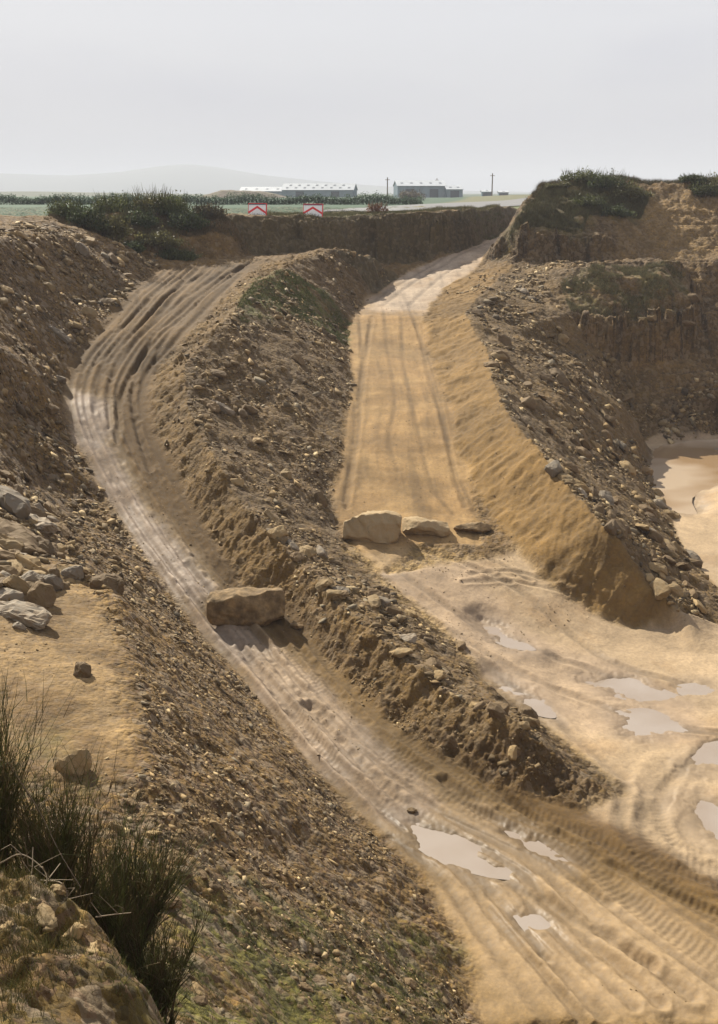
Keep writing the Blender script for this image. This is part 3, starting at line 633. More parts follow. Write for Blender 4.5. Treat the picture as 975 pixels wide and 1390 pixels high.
class MB:
    def __init__(s): s.v=[]; s.f=[]
    def add(s,v,f): n=len(s.v); s.v+=list(v); s.f+=[tuple(i+n for i in q) for q in f]; return s
    def box(s,*a): return s.add(*boxv(*a))
    def tube(s,pts,rad,n=6):
        k=len(pts); b=len(s.v)
        for i,p in enumerate(pts):
            a=Vector(pts[max(i-1,0)]); c=Vector(pts[min(i+1,k-1)]); d=(c-a).normalized(); u=d.orthogonal().normalized(); w=d.cross(u); r=rad[i] if hasattr(rad,'__len__') else rad
            for j in range(n):
                t=2*math.pi*j/n; s.v.append(tuple(Vector(p)+u*math.cos(t)*r+w*math.sin(t)*r))
        for i in range(k-1):
            for j in range(n): s.f.append((b+i*n+j,b+i*n+(j+1)%n,b+(i+1)*n+(j+1)%n,b+(i+1)*n+j))
        s.f.append(tuple(b+(k-1)*n+j for j in range(n))); s.f.append(tuple(b+j for j in range(n))[::-1]); return s
    def build(s,name,m,parent=None,loc=None,smooth=False): return link_mesh(name,s.v,s.f,m,parent,loc,smooth)

# ------------------------------------------------------------------ object materials
def simple_mat(name,color,rough=.7,noise=0,scale=8,metal=0,spec=.4,bump=0,attr=False,c2=None,per_obj=0):
    m,nt,b=new_mat(name)
    tc=nd(nt,'TexCoord'); n=nd(nt,'TexNoise'); n.inputs['Scale'].default_value=scale; n.inputs['Detail'].default_value=5; n.inputs['Roughness'].default_value=.65; nt.links.new(tc.outputs['Object'],n.inputs['Vector'])
    base=color
    if attr: base=nd(nt,'Attribute',attribute_name='Col').outputs['Color']
    c=base
    if c2 is not None: c=mixc(nt,ramp(nt,n.outputs['Fac'],.38,.62,0,1),base,c2)
    if noise:
        f=ramp(nt,n.outputs['Fac'],.3,.7,1-noise,1+noise)
        if per_obj:
            oi=nd(nt,'ObjectInfo'); f=mathn(nt,'MULTIPLY',f,ramp(nt,oi.outputs['Random'],0,1,1-per_obj,1+per_obj))
        rgb=nd(nt,'Combine'+'Color')
        for i in range(3): nt.links.new(f,rgb.inputs[i])
        c=mixc(nt,1.0,c,rgb.outputs[0],'MULTIPLY')
    if isinstance(c,tuple): b.inputs['Base Color'].default_value=c+(1,)
    else: nt.links.new(c,b.inputs['Base Color'])
    b.inputs['Roughness'].default_value=rough; b.inputs['Metallic'].default_value=metal; b.inputs['Specular IOR Level'].default_value=spec
    if bump:
        bp=nd(nt,'Bump'); bp.inputs['Strength'].default_value=.8; bp.inputs['Distance'].default_value=bump; nt.links.new(n.outputs['Fac'],bp.inputs['Height']); nt.links.new(bp.outputs[0],b.inputs['Normal'])
    return m
M_STONE=simple_mat('loose_stone',(.2,.15,.1),.85,.3,9,attr=True,bump=.02)
M_ROCKS=[simple_mat('rock_buff',(.28,.20,.095),.85,.4,5,c2=(.19,.125,.052),bump=.03,per_obj=.25),
         simple_mat('rock_brown',(.165,.108,.046),.85,.4,5,c2=(.105,.068,.032),bump=.03,per_obj=.25),
         simple_mat('rock_grey',(.21,.175,.125),.8,.3,5,c2=(.16,.12,.075),bump=.03,per_obj=.25)]
M_BLOCKB=simple_mat('block_muddy',(.15,.10,.046),.9,.35,3.5,c2=(.21,.14,.065),bump=.06)
M_BLOCKA=simple_mat('block_buff',(.38,.285,.16),.9,.4,4.5,c2=(.24,.165,.08),bump=.06)
M_BROOM=simple_mat('broom_green',(.045,.062,.018),.6,.4,3,attr=True)
M_GORSE=simple_mat('gorse_green',(.06,.075,.03),.6,.35,2,attr=True)
M_BARK=simple_mat('bark',(.12,.085,.05),.9,.3,12)
M_TWIG=simple_mat('dead_twig',(.20,.155,.10),.8,.25,15)
M_GRASS=simple_mat('grass_blades',(.1,.1,.04),.6,.3,2,attr=True)
M_WHITE=simple_mat('white_board',(.9,.9,.89),.6,.06,4)
M_RED=simple_mat('red_paint',(.70,.03,.035),.5,.1,6)
M_BLUE=simple_mat('dark_frame',(.05,.06,.12),.6,.1,6)
M_METAL=simple_mat('galvanised_post',(.3,.3,.3),.5,.15,6,metal=.4)
M_ROOF=simple_mat('shed_roof',(.42,.45,.47),.6,.12,.4)
M_SKYL=simple_mat('roof_light',(.16,.18,.2),.4,.1,1)
M_SHEDW=simple_mat('shed_wall',(.20,.25,.27),.7,.15,.4)
M_SHEDD=simple_mat('shed_gable',(.09,.14,.17),.7,.15,.4)
M_DOOR=simple_mat('shed_door',(.05,.06,.07),.6,.1,.5)
M_ASPH=simple_mat('asphalt',(.135,.135,.135),.8,.2,.15)
def water_mat():
    m,nt,b=new_mat('muddy_water'); b.inputs['Base Color'].default_value=(.3,.24,.18,1); b.inputs['Roughness'].default_value=.10; b.inputs['Specular IOR Level'].default_value=.9
    geo=nd(nt,'NewGeometry'); n=nd(nt,'TexNoise'); n.inputs['Scale'].default_value=6; n.inputs['Detail'].default_value=3; nt.links.new(geo.outputs['Position'],n.inputs['Vector'])
    n2=nd(nt,'TexNoise'); n2.inputs['Scale'].default_value=.35; n2.inputs['Detail'].default_value=3; nt.links.new(geo.outputs['Position'],n2.inputs['Vector'])
    c=mixc(nt,ramp(nt,n2.outputs['Fac'],.4,.6,0,1),(.30,.25,.20),(.25,.195,.14)); nt.links.new(c,b.inputs['Base Color'])
    bp=nd(nt,'Bump'); bp.inputs['Strength'].default_value=.12; bp.inputs['Distance'].default_value=.02; nt.links.new(n.outputs['Fac'],bp.inputs['Height']); nt.links.new(bp.outputs[0],b.inputs['Normal'])
    return m
def leafy(m,amt=.4):
    nt=m.node_tree; b=[n for n in nt.nodes if n.type=='BSDF_PRINCIPLED'][0]; o=[n for n in nt.nodes if n.type=='OUTPUT_MATERIAL'][0]
    t=nt.nodes.new('ShaderNodeBsdfTranslucent'); mx=nt.nodes.new('ShaderNodeMixShader'); mx.inputs[0].default_value=amt
    src=b.inputs['Base Color'].links[0].from_socket; nt.links.new(src,t.inputs['Color']); nt.links.new(b.outputs[0],mx.inputs[1]); nt.links.new(t.outputs[0],mx.inputs[2]); nt.links.new(mx.outputs[0],o.inputs[0])
for m_ in (M_BROOM,M_GORSE,M_GRASS): leafy(m_)
M_WATER=water_mat()
def pond_mat():
    m,nt,b=new_mat('silty_pond'); b.inputs['Roughness'].default_value=.12; b.inputs['Specular IOR Level'].default_value=.6
    geo=nd(nt,'NewGeometry'); n2=nd(nt,'TexNoise'); n2.inputs['Scale'].default_value=.13; n2.inputs['Detail'].default_value=3
    mp=nd(nt,'Mapping'); mp.inputs['Scale'].default_value=(.8,1,1); nt.links.new(geo.outputs['Position'],mp.inputs[0]); nt.links.new(mp.outputs[0],n2.inputs['Vector'])
    c=mixc(nt,ramp(nt,n2.outputs['Fac'],.46,.56,0,1),(.42,.33,.235),(.27,.18,.10)); nt.links.new(c,b.inputs['Base Color']); return m
M_POND=pond_mat()

# ------------------------------------------------------------------ water sheets
for pl,lv,k in PUDW:
    c=pl.mean(0); e=1.2 if k=='pond' else .18
    d=pl-c; q=pl+d/np.maximum(np.linalg.norm(d,axis=1,keepdims=True),1e-6)*e
    V=np.concatenate([np.c_[q,np.full(len(q),lv-.012)]]); 
    o=link_mesh('pond_water' if k=='pond' else 'puddle_water',V,[tuple(range(len(q)))],M_POND if k=='pond' else M_WATER); o['kind']='structure'
    if o.data.polygons[0].normal.z<0: o.data.flip_normals()

# ------------------------------------------------------------------ loose rock
def hull(seed,flat=.5,n=11):
    r=random.Random(seed); bm=bmesh.new()
    for _ in range(n):
        a=Vector((r.uniform(-1,1),r.uniform(-1,1),r.uniform(-1,1)))
        m=max(abs(c) for c in a); a=a/m*r.uniform(.86,1)
        bm.verts.new((a.x*.5,a.y*.5*r.uniform(.42,.75),a.z*.5*flat))
    res=bmesh.ops.convex_hull(bm,input=bm.verts); 
    bmesh.ops.delete(bm,geom=[v for v in bm.verts if not v.link_faces],context='VERTS'); bmesh.ops.triangulate(bm,faces=bm.faces)
    bmesh.ops.recalc_face_normals(bm,faces=bm.faces); bm.verts.index_update()
    V=np.array([v.co[:] for v in bm.verts]); Fc=np.array([[v.index for v in f.verts] for f in bm.faces]); bm.free(); return V,Fc
VAR=[hull(i,[.2,.3,.42,.6][i%4],9+i%5) for i in range(16)]
def rough_block(size,seed,cuts=5,rnd=.12,amp=.05,strata=0):
    bm=bmesh.new(); bmesh.ops.create_cube(bm,size=1); bmesh.ops.subdivide_edges(bm,edges=bm.edges,cuts=cuts*2,use_grid_fill=True)
    V=np.array([v.co[:] for v in bm.verts])*2
    p=4.5; nrm=(np.abs(V)**(1/rnd if rnd>.3 else 7)).sum(1)**(1/(1/rnd if rnd>.3 else 7)); V=V/nrm[:,None]
    V=V*np.array(size)/2
    rb=random.Random(seed*3+1)
    for _ in range(11):
        nn=np.array((rb.choice((-1,1))*rb.uniform(.3,1)/size[0]*min(size),rb.choice((-1,1))*rb.uniform(.2,1)/size[1]*min(size),rb.choice((-1,1,1))*rb.uniform(.3,1)/size[2]*min(size))); nn/=np.linalg.norm(nn)
        dd_=V@nn; dmax=dd_.max()*rb.uniform(.66,.92); V=V-np.maximum(dd_-dmax,0)[:,None]*nn
    s3=seed*7.7
    def n3(sc,o): return (fbm(V[:,0]+s3+V[:,2]*.7,V[:,1]-V[:,2]*.9+o,sc,4,seed,.6))
    ms=min(size); V=V+np.stack([n3(ms*1.1,3),n3(ms*1.1,31),n3(ms*1.1,77)],1)*amp*2.2+np.stack([n3(ms*.25,9),n3(ms*.25,19),n3(ms*.25,99)],1)*amp
    if strata:
        k=vnoise(V[:,2]/.16,V[:,2]*0,seed+5); V[:,:2]*= (1-.09*strata*k)[:,None]
    for v,c in zip(bm.verts,V): v.co=c
    me=bpy.data.meshes.new('rock'); bm.to_mesh(me); bm.free(); me.polygons.foreach_set('use_smooth',np.ones(len(me.polygons),bool)); return me
def normal_at(x,y,e=.5):
    a=base_z(np.array([x+e,x-e,x,x]),np.array([y,y,y+e,y-e])); n=Vector((-(a[0]-a[1])/(2*e),-(a[2]-a[3])/(2*e),1)); return n.normalized()
def place_block(name,u,v,size,rz,mat,seed,label,sink=.2,rnd=.12,amp=.05,strata=0,tilt=(0,0),group=None,cat='boulder',cuts=5):
    p=hit(u,v); me=rough_block(size,seed,cuts,rnd,amp,strata); me.materials.append(mat); me.name=name
    o=bpy.data.objects.new(name,me); COL.objects.link(o)
    z=gz(p[0],p[1]); o.location=(p[0],p[1],z+size[2]*(.5-sink)); o.rotation_euler=(tilt[0],tilt[1],rz)
    tag(o,label,cat,group); return o
place_block('stone_block',334,840,(2.55,.95,1.08),R(2),M_BLOCKB,3,'long mud-caked stone block lying across the left dirt road',.19,.3,.065,group=None,cuts=11)
place_block('stone_block',505,728,(2.25,1.1,1.12),R(-4),M_BLOCKA,5,'largest squared buff stone block, left end of the row across the right road',.15,.2,.075,cuts=11)
place_block('stone_block',578,724,(1.95,.95,.62),R(3),M_BLOCKA,8,'low layered stone slab in the middle of the row across the right road',.12,.2,.05,1,cuts=10)
place_block('stone_block',641,722,(1.5,.7,.42),R(8),M_BLOCKB,12,'small flat brown stone at the right end of the row across the road',.15,.35,.04,.5,cuts=7)
place_block('boulder',404,852,(.5,.35,.3),R(20),M_BLOCKB,15,'small muddy stone beside the right end of the block on the left road',.2,.35,.04,cuts=4)

def frame_scatter(poly,n,s0,s1,power,zone,rng,flatness=None,exclude=()):
    """N stones over a world polygon; sizes follow a power law between s0 and s1"""
    x0,y0=poly.min(0); x1,y1=poly.max(0); out=[]
    xs=rng.uniform(x0,x1,n*3); ys=rng.uniform(y0,y1,n*3); k=inpoly(xs,ys,poly); xs=xs[k][:n]; ys=ys[k][:n]
    if len(xs): s1=np.minimum(s1,.35+.016*np.maximum(ys-26,0)) if zone in (0,) else s1
    # clumping
    w=fbm(xs,ys,2.2,3,zone*7+1,.6); keep=rng.uniform(-.5,.5,len(xs))<w*2.4+.05; xs=xs[keep]; ys=ys[keep]
    s1=s1[keep] if hasattr(s1,'__len__') else s1; q=rng.uniform(0,1,len(xs)); sz=(s0**-power+(s1**-power-s0**-power)*q)**(-1/power)
    return xs,ys,sz,np.full(len(xs),zone)
rg=np.random.default_rng(5)
SCREE_R=Z_RB.copy()
halfC=np.vstack([wCC,wRL[::-1][:-1]]); halfR=np.vstack([wRC[2:],wRT[::-1],W([(868,600,-13.3),(900,530,N_,69),(870,500,N_,70.5),(800,475,N_,70),(770,430,N_,71),(720,385,N_,78)])])
lipC=np.vstack([wCC,wLR[::-1][1:]])
HILLF=np.vstack([wLL[::-1][5:],W([(215,362,-2.7),(190,348,N_,69),(140,322,N_,67.5),(0,310,N_,60)]),[[-24,50],[-20,30],[-14,26.5]],BENCH[:5]])
HILLN=np.vstack([hpoly([(130,790),(165,850),(180,900),(190,960),(210,1040),(160,1080),(150,1180),(200,1300),(260,1395),(640,1395),(612,1280)]),wLL[::-1][4:9]])
PILE=hpoly([(-60,640),(0,640),(40,650),(75,700),(110,770),(100,800),(60,810),(0,815),(-60,800)])
RUB2=W([(905,515,N_,69.8),(975,500,N_,71),(1060,490,N_,71),(1060,585,-13.2),(960,590,-13.2),(885,602,-13.3),(890,560,N_,66)])
SAD=W([(600,392,-4.6),(660,366,-3.5),(740,356,N_,81),(820,360,N_,78),(790,405,N_,73),(740,400,N_,74.5),(660,410,N_,71)])
TOP=W([(190,348,N_,69),(80,330,N_,58),(0,300,N_,60),(120,300,N_,67),(240,322,N_,72),(330,345,N_,75)])
parts=[frame_scatter(HILLF,12000,.10,1.15,1.35,0,rg),frame_scatter(HILLN,12500,.035,.28,1.9,1,rg),frame_scatter(halfC,9000,.08,.8,1.7,2,rg),
 frame_scatter(halfR,11000,.10,1.0,1.5,3,rg),frame_scatter(lipC,5500,.05,.4,2.0,4,rg),frame_scatter(PILE,1500,.10,.95,1.1,5,rg),frame_scatter(RUB2,900,.15,.9,1.5,6,rg),
 frame_scatter(SAD,1200,.12,.6,1.9,7,rg),frame_scatter(TOP,800,.1,.5,2,8,rg),frame_scatter(BENCH,1500,.025,.12,2.2,9,rg),frame_scatter(Z_FL,500,.04,.14,2.5,10,rg),frame_scatter(hpoly([(-40,1185),(0,1180),(60,1195),(110,1222),(165,1290),(215,1390),(-40,1390)]),700,.015,.11,1.6,13,rg),frame_scatter(ENDC,5500,.04,.26,2.0,12,rg),frame_scatter(lipC,4500,.05,.3,2.0,12,rg),frame_scatter(Z_L,9000,.03,.13,2.4,14,rg),frame_scatter(Z_R,2500,.03,.12,2.4,14,rg),frame_scatter(Z_FL,7000,.03,.12,2.5,14,rg),frame_scatter(Z_RB,4500,.03,.12,2.6,14,rg)]
SX=np.concatenate([p[0] for p in parts]); SY=np.concatenate([p[1] for p in parts]); SS=np.concatenate([p[2] for p in parts]); SZN=np.concatenate([p[3] for p in parts])
zones_ok=np.ones(len(SX),bool)
Zs=gza(SX,SY)
for pl,lv,k in PUDW: zones_ok&=~((Zs<lv+.0)&(np.hypot(SX-pl[:,0].mean(),SY-pl[:,1].mean())<12)&(np.abs(Zs-lv)<.4))
SX,SY,SS,SZN,Zs=[a[zones_ok] for a in (SX,SY,SS,SZN,Zs)]
e=.35; nx_=-(base_z(SX+e,SY)-base_z(SX-e,SY))/(2*e); ny_=-(base_z(SX,SY+e)-base_z(SX,SY-e))/(2*e)
NRM=np.stack([nx_,ny_,np.ones_like(nx_)],1); NRM/=np.linalg.norm(NRM,axis=1,keepdims=True)
# screen size, to pick the stones that show largest
def project(X,Y,Z):
    yy=Y*cp-(Z-CZ)*sp; up_=Y*sp+(Z-CZ)*cp; return CU+F*X/yy,CV-F*up_/yy,yy
U_,V_,D_=project(SX,SY,Zs); inview=(U_>3)&(U_<972)&(V_>265)&(V_<1385)
# drop stones that terrain hides from the count of individuals
def clear(x,y,z):
    t=np.linspace(.25,.985,40)[:,None]; g=base_z(x*t,y*t); return ((CZ+(z+.15-CZ)*t)>g-.05).all(0)
vis=inview&clear(SX,SY,Zs)
rank=np.where(vis&(SZN<12),SS*F/D_,0); order=np.argsort(-rank); N_IND=236
ind=set(order[:N_IND].tolist())
PAL=np.array([(.23,.158,.070),(.155,.102,.040),(.115,.076,.032),(.165,.130,.078),(.36,.27,.14),(.08,.055,.026)])
PALP=np.array([.27,.25,.2,.1,.08,.10])
rot_rng=np.random.default_rng(9)
mV=[];mF=[];mC=[];off=0
choice=rot_rng.integers(0,16,len(SX)); pidx=rot_rng.choice(6,len(SX),p=PALP); pidx[(SZN==12)|(SZN==14)]=rot_rng.choice([0,1,1,2],((SZN==12)|(SZN==14)).sum())
yaw=rot_rng.uniform(0,2*np.pi,len(SX)); tx=rot_rng.normal(0,.28,len(SX)); ty=rot_rng.normal(0,.28,len(SX))
def rotm(i):
    n=Vector(NRM[i]); q=Vector((0,0,1)).rotation_difference(n)
    return (q.to_matrix() @ Euler((tx[i],ty[i],0)).to_matrix() @ Matrix.Rotation(yaw[i],3,'Z'))
for v in range(16):
    ids=np.array([i for i in np.where(choice==v)[0] if i not in ind])
    Vv,Fv=VAR[v]
    # vectorised: frame from the surface normal
    n=NRM[ids].copy(); n[:,0]+=tx[ids]*.9; n[:,1]+=ty[ids]*.9; n/=np.linalg.norm(n,axis=1,keepdims=True)
    a=np.stack([np.cos(yaw[ids]),np.sin(yaw[ids]),np.zeros(len(ids))],1); a=a-n*(a*n).sum(1,keepdims=True); a/=np.linalg.norm(a,axis=1,keepdims=True); b_=np.cross(n,a)
    P=(Vv[None,:,0,None]*a[:,None]+Vv[None,:,1,None]*b_[:,None]+Vv[None,:,2,None]*n[:,None])*SS[ids][:,None,None]
    P=P+np.stack([SX[ids],SY[ids],Zs[ids]],1)[:,None]+n[:,None]*(SS[ids]*.03)[:,None,None]
    mV.append(P.reshape(-1,3)); mF.append((Fv[None]+(np.arange(len(ids))*len(Vv))[:,None,None]+off).reshape(-1,3)); off+=P.shape[0]*P.shape[1]
    cc=PAL[pidx[ids]]*rot_rng.uniform(.7,1.25,(len(ids),1)); mC.append(np.repeat(cc,len(Vv),0))
o=link_mesh('loose_stones',np.concatenate(mV),np.concatenate(mF),M_STONE,col=np.concatenate(mC)); tag(o,'countless small broken stones strewn over the banks, slopes and roads','rubble',None,'stuff')
ROCKME=[]
for vi in range(16):
    fl=[.3,.4,.52,.7][vi%4]; row=[]
    for mi,m in enumerate(M_ROCKS):
        me=rough_block((1,[.6,.75,.5,.68][(vi//4)%4],fl*.75),500+vi,3,.2,.028); me.polygons.foreach_set('use_smooth',np.zeros(len(me.polygons),bool)); me.materials.append(m); row.append(me)
    ROCKME.append(row)
WHERE={0:'in the rocky scree above the left dirt road',1:'on the gravelly near slope below the sandy bench',2:'on the dark stony right flank of the central bank',3:'on the scree slope dropping to the pond',4:'on the rough crest beside the left road',5:'in the heap of slabs at the left edge',6:'in the rubble under the cliff behind the pond',7:'on the stony saddle below the grassy mound',8:'on the upper left bank near the gorse',9:'on the sandy bench',10:'on the pit floor',11:'on the left dirt road',12:'among the earth clods of the central bank'}
GRP={0:'rocks in the left scree',1:'stones on the near slope',2:'rocks on the central bank',3:'rocks on the pond scree',4:'stones on the central crest',5:'slabs heaped at the left edge',6:'rubble behind the pond',7:'stones on the saddle',8:'stones on the upper left bank',9:'stones on the bench',10:'stones on the floor',11:'stones on the road',12:'clods on the central bank'}
CN=['pale buff','dark brown','grey']
def third(u): return 'left' if u<325 else 'middle' if u<650 else 'right'
def place_rock(i):
    mi=0 if pidx[i] in (0,4) else 2 if pidx[i]==3 else 1
    v=choice[i]; o=bpy.data.objects.new('rock',ROCKME[v][mi]); COL.objects.link(o)
    m=rotm(i); o.rotation_euler=m.to_euler(); o.scale=(SS[i],)*3
    o.location=Vector((SX[i],SY[i],Zs[i]))+Vector(NRM[i])*SS[i]*.08
    shape=['thin flat','flat','angular','chunky'][v%4]; size='large' if SS[i]>.5 else 'medium-sized' if SS[i]>.25 else 'small'
    tag(o,f'{size} {shape} {CN[mi]} rock {WHERE[int(SZN[i])]}','rock',GRP[int(SZN[i])])
for i in order[:N_IND]: place_rock(i)

# the rocks one can pick out by eye
HAND=[(12,694,1.05,.55,.55,'G','blocky grey boulder at the top of the slab heap by the left edge'),
(42,699,.75,.45,.3,'B','brown slab leaning right of the grey boulder in the left heap'),
(52,716,.95,.5,.22,'G','flat grey slab under the leaning brown slab in the left heap'),
(24,733,1.45,.85,.28,'B','biggest tan slab tilted outward in the left heap'),
(2,742,.8,.55,.25,'A','buff slab cut by the photo edge below the biggest tan slab'),
(58,748,.55,.4,.4,'B','dark upright rock at the right end of the biggest tan slab'),
(18,768,1.0,.35,.2,'B','long thin brown slab lying below the biggest tan slab'),
(30,837,1.5,.6,.3,'G','long grey pointed slab alone on the edge of the sandy bench'),
(58,819,.42,.36,.4,'B','small pointed rock just above the long grey slab'),
(27,851,.3,.2,.12,'G','little flat stone below the long grey slab'),
(97,787,.62,.45,.4,'G','whitish grey rock at the right tip of the left heap'),
(68,800,.5,.36,.28,'G','grey rock between the heap and the sandy bench'),
(40,800,.55,.4,.3,'G','rounded grey rock at the foot of the left heap'),
(146,805,.75,.6,.5,'B','brown lump on the rim where the bench meets the slope'),
(112,916,.33,.28,.3,'B','lone squarish stone standing on the sandy bench'),
(100,1044,.62,.5,.42,'A','rounded boulder partly hidden behind the tall broom shrub'),
(236,1167,.38,.26,.2,'A','angular buff stone where gravel meets the green patch'),
(218,1229,.6,.22,.12,'B','long flat stone lying in the moss beside the low broom'),
(222,1177,.2,.16,.1,'B','small stone left of the angular buff stone'),
(247,1184,.2,.14,.08,'G','small flat stone below the angular buff stone'),
(112,345,.8,.5,.5,'G','cubic pale rock high on the upper left bank'),
(92,358,.6,.45,.35,'A','yellowish rock left of the cubic pale rock'),
(66,396,.75,.4,.3,'A','yellow-tipped slab in the upper left scree'),
(82,458,1.35,.5,.25,'G','long grey slab near the bend of the left road'),
(8,462,1.0,.4,.2,'B','dark slab at the left edge of the upper scree'),
(285,548,1.2,.55,.25,'B','first of the big slanting slabs on the central bank'),
(303,552,1.1,.5,.22,'G','second slanting slab on the central bank, propped on its neighbour'),
(332,522,.8,.4,.2,'B','slab above the hollow of the central bank'),
(390,645,.55,.4,.35,'A','pale chunky rock low on the central bank'),
(416,752,.8,.6,.45,'A','rounded buff rock on the crest right of the long stone block'),
(440,800,.6,.35,.25,'A','buff rock on the crest of the central bank before its end'),
(721,985,.55,.22,.22,'A','short pale slab sticking out near the end of the central bank'),
(520,800,.9,.3,.18,'B','thin slab leaning on the right foot of the central bank'),
(778,516,.7,.5,.4,'A','rounded pale boulder high on the pond scree'),
(620,520,.4,.3,.25,'B','small rock on the right road bank'),
(912,703,.9,.6,.4,'A','pale flat-topped boulder standing in the mud at the pond edge'),
(897,690,.8,.55,.5,'G','grey boulder at the foot of the scree beside the pond'),
(765,462,.75,.5,.4,'A','bright pale rock at the foot of the lower cliff'),
(883,478,.8,.55,.5,'A','rounded stone block in front of the lower cliff'),
(932,460,.9,.5,.4,'B','brown boulder right of the lower cliff'),
(940,412,.9,.6,.5,'B','pale-topped rock in the gully beside the lower cliff'),
(975,612,1.2,.6,.35,'G','flat slab by the far end of the pond'),
(755,672,.3,.2,.2,'A','tiny pale stone on the shaded side of the right bank'),
(560,1096,.22,.16,.1,'B','small stone at the upper edge of the road puddle')]
HM={'A':M_ROCKS[0],'B':M_ROCKS[1],'G':M_ROCKS[2]}
rh=random.Random(3)
for k,(u,v,a,b_,c_,mt,lab) in enumerate(HAND):
    if lab.startswith(('tiny','small rock on the right road')): continue
    p=hit(u,v); n=normal_at(p[0],p[1]); q=Vector((0,0,1)).rotation_difference(n).to_matrix()
    yawk=R(rh.uniform(-28,28)-(20 if v<760 and u<650 else 0))
    if u<75 and 680<v<830: a,b_,c_=a*1.4,b_*1.35,c_*1.5
    me=rough_block((a,b_,c_),40+k,4,.45 if 'round' in lab else .2,.045*min(b_,.6)/.5,0); me.materials.append(HM[mt])
    me.polygons.foreach_set('use_smooth',np.zeros(len(me.polygons),bool))
    o=bpy.data.objects.new('rock',me); COL.objects.link(o)
    half=.35 if u>860 or (u<130 and v>780) or v>900 else .85
    qq=Matrix.Identity(3).lerp(q,half) if half<1 else q
    o.rotation_euler=(q.to_quaternion().slerp(Matrix.Identity(3).to_quaternion(),1-half).to_matrix()@Euler((rh.uniform(-.2,.2),rh.uniform(-.15,.15),yawk)).to_matrix()).to_euler()
    o.location=(p[0],p[1],gz(p[0],p[1])+c_*.28); tag(o,lab,'rock','rocks that stand out by eye' if False else None)

# ------------------------------------------------------------------ plants
def blades(P,D,L,wd,seg=3,curve=.3,rng=None,col=None):
    """tapering three-edged shoots: P base points, D directions, L lengths"""
    n=len(P); D=D/np.linalg.norm(D,axis=1,keepdims=True); up=np.array((0,0,1.)); 
    r=rng.normal(0,1,(n,3)); s=np.cross(D,r); s/=np.linalg.norm(s,axis=1,keepdims=True); s2=np.cross(D,s)
    bend=rng.normal(0,1,(n,3))*curve; bend[:,2]=np.abs(bend[:,2])*.4
    V=[];F_=[]; k=3
    for i in range(seg+1):
        t=i/seg; c=P+D*(L*t)[:,None]+bend*(L*t*t)[:,None]*.5; w=wd*(1-.85*t)
        for j in range(k):
            an=2*np.pi*j/k; V.append(c+(s*math.cos(an)+s2*math.sin(an))*w[:,None])
    V=np.stack(V,1); m=(seg+1)*k
    f=np.array([[i*k+j,i*k+(j+1)%k,(i+1)*k+(j+1)%k,(i+1)*k+j] for i in range(seg) for j in range(k)])
    Fc=(f[None]+(np.arange(n)*m)[:,None,None]).reshape(-1,4)
    C=np.repeat(col,m,0) if col is not None else None
    return V.reshape(-1,3),Fc,C,(P+D*L[:,None]*.5,D,L)
def broom(x,y,h,spread,nst,seed,label,lean=(0,0),zoff=0,name='broom_shrub',group='broom shrubs on the near slope'):
    r=np.random.default_rng(seed); z=gz(x,y)+zoff; e_=empty(name,(x,y,z)); tag(e_,label,'shrub',group)
    st=MB(); Ps=[];Ds=[];Ls=[];
    for i in range(nst):
        a=r.uniform(0,2*math.pi); rr=spread*math.sqrt(r.uniform(0,1)); d=Vector((math.cos(a)*rr+lean[0],math.sin(a)*rr+lean[1],h*.45)); b0=Vector((math.cos(a),math.sin(a),0))*r.uniform(0,spread*.3)
        mid=b0+d*.5+Vector(r.normal(0,.04,3)); tip=b0+d; st.tube([b0-Vector((0,0,.3)),mid,tip],[.018,.013,.008],4)
        for _ in range(36):
            t=r.uniform(.0,1.0); p=b0+d*t; Ps.append(p[:]); dd=Vector((d.x*.9,d.y*.9,d.z)).normalized()+Vector(r.normal(0,.24,3)); dd.z=abs(dd.z)+.5; Ds.append(dd[:]); Ls.append(h*r.uniform(.28,.62)*(1.08-.35*t))
    Ps=np.array(Ps);Ds=np.array(Ds);Ls=np.array(Ls); col=np.array((.10,.108,.03))*r.uniform(.55,1.5,(len(Ps),1)); br=r.uniform(0,1,len(Ps))<.3; col[br]=(.16,.115,.055)
    V1,F1,C1,(mp_,D1,L1)=blades(Ps,Ds,Ls,np.full(len(Ps),.005),4,.4,r,col)
    # side shoots
    k=r.integers(0,len(Ps),len(Ps)*4); t=r.uniform(.25,.95,len(k)); P2=Ps[k]+D1[k]*(Ls[k]*t)[:,None]; D2=D1[k]*2.2+r.normal(0,.6,(len(k),3)); 
    V2,F2,C2,_=blades(P2,D2,Ls[k]*r.uniform(.18,.42,len(k)),np.full(len(k),.0038),2,.2,r,col[k]*r.uniform(.8,1.25,(len(k),1)))
    st.build('trunk',M_BARK,e_,None); link_mesh('foliage',np.concatenate([V1,V2]),np.concatenate([F1,F2+len(V1)]),M_BROOM,e_,col=np.concatenate([C1,C2]))
    return e_
broom(-2.85,8.5,2.6,.38,12,1,'tall dark broom shrub with upright shoots in the lower left corner')
broom(-3.3,8.1,2.7,.3,9,2,'tallest broom shrub, cut by the left edge of the photo')
broom(-2.45,9.0,2.25,.42,14,3,'dense rounded broom shrub right of the tall one',(.05,0))
broom(-2.0,8.7,1.65,.4,9,5,'broom shrub with splayed shoots leaning over the gravel slope',(.12,0))
broom(-1.72,7.9,.8,.32,5,6,'low broom shrub at the bottom, right of the rocky ledge',(.1,-.1))
broom(-1.38,8.2,.6,.3,4,8,'smallest broom tuft at the bottom edge on the mossy slope',(.05,-.05))

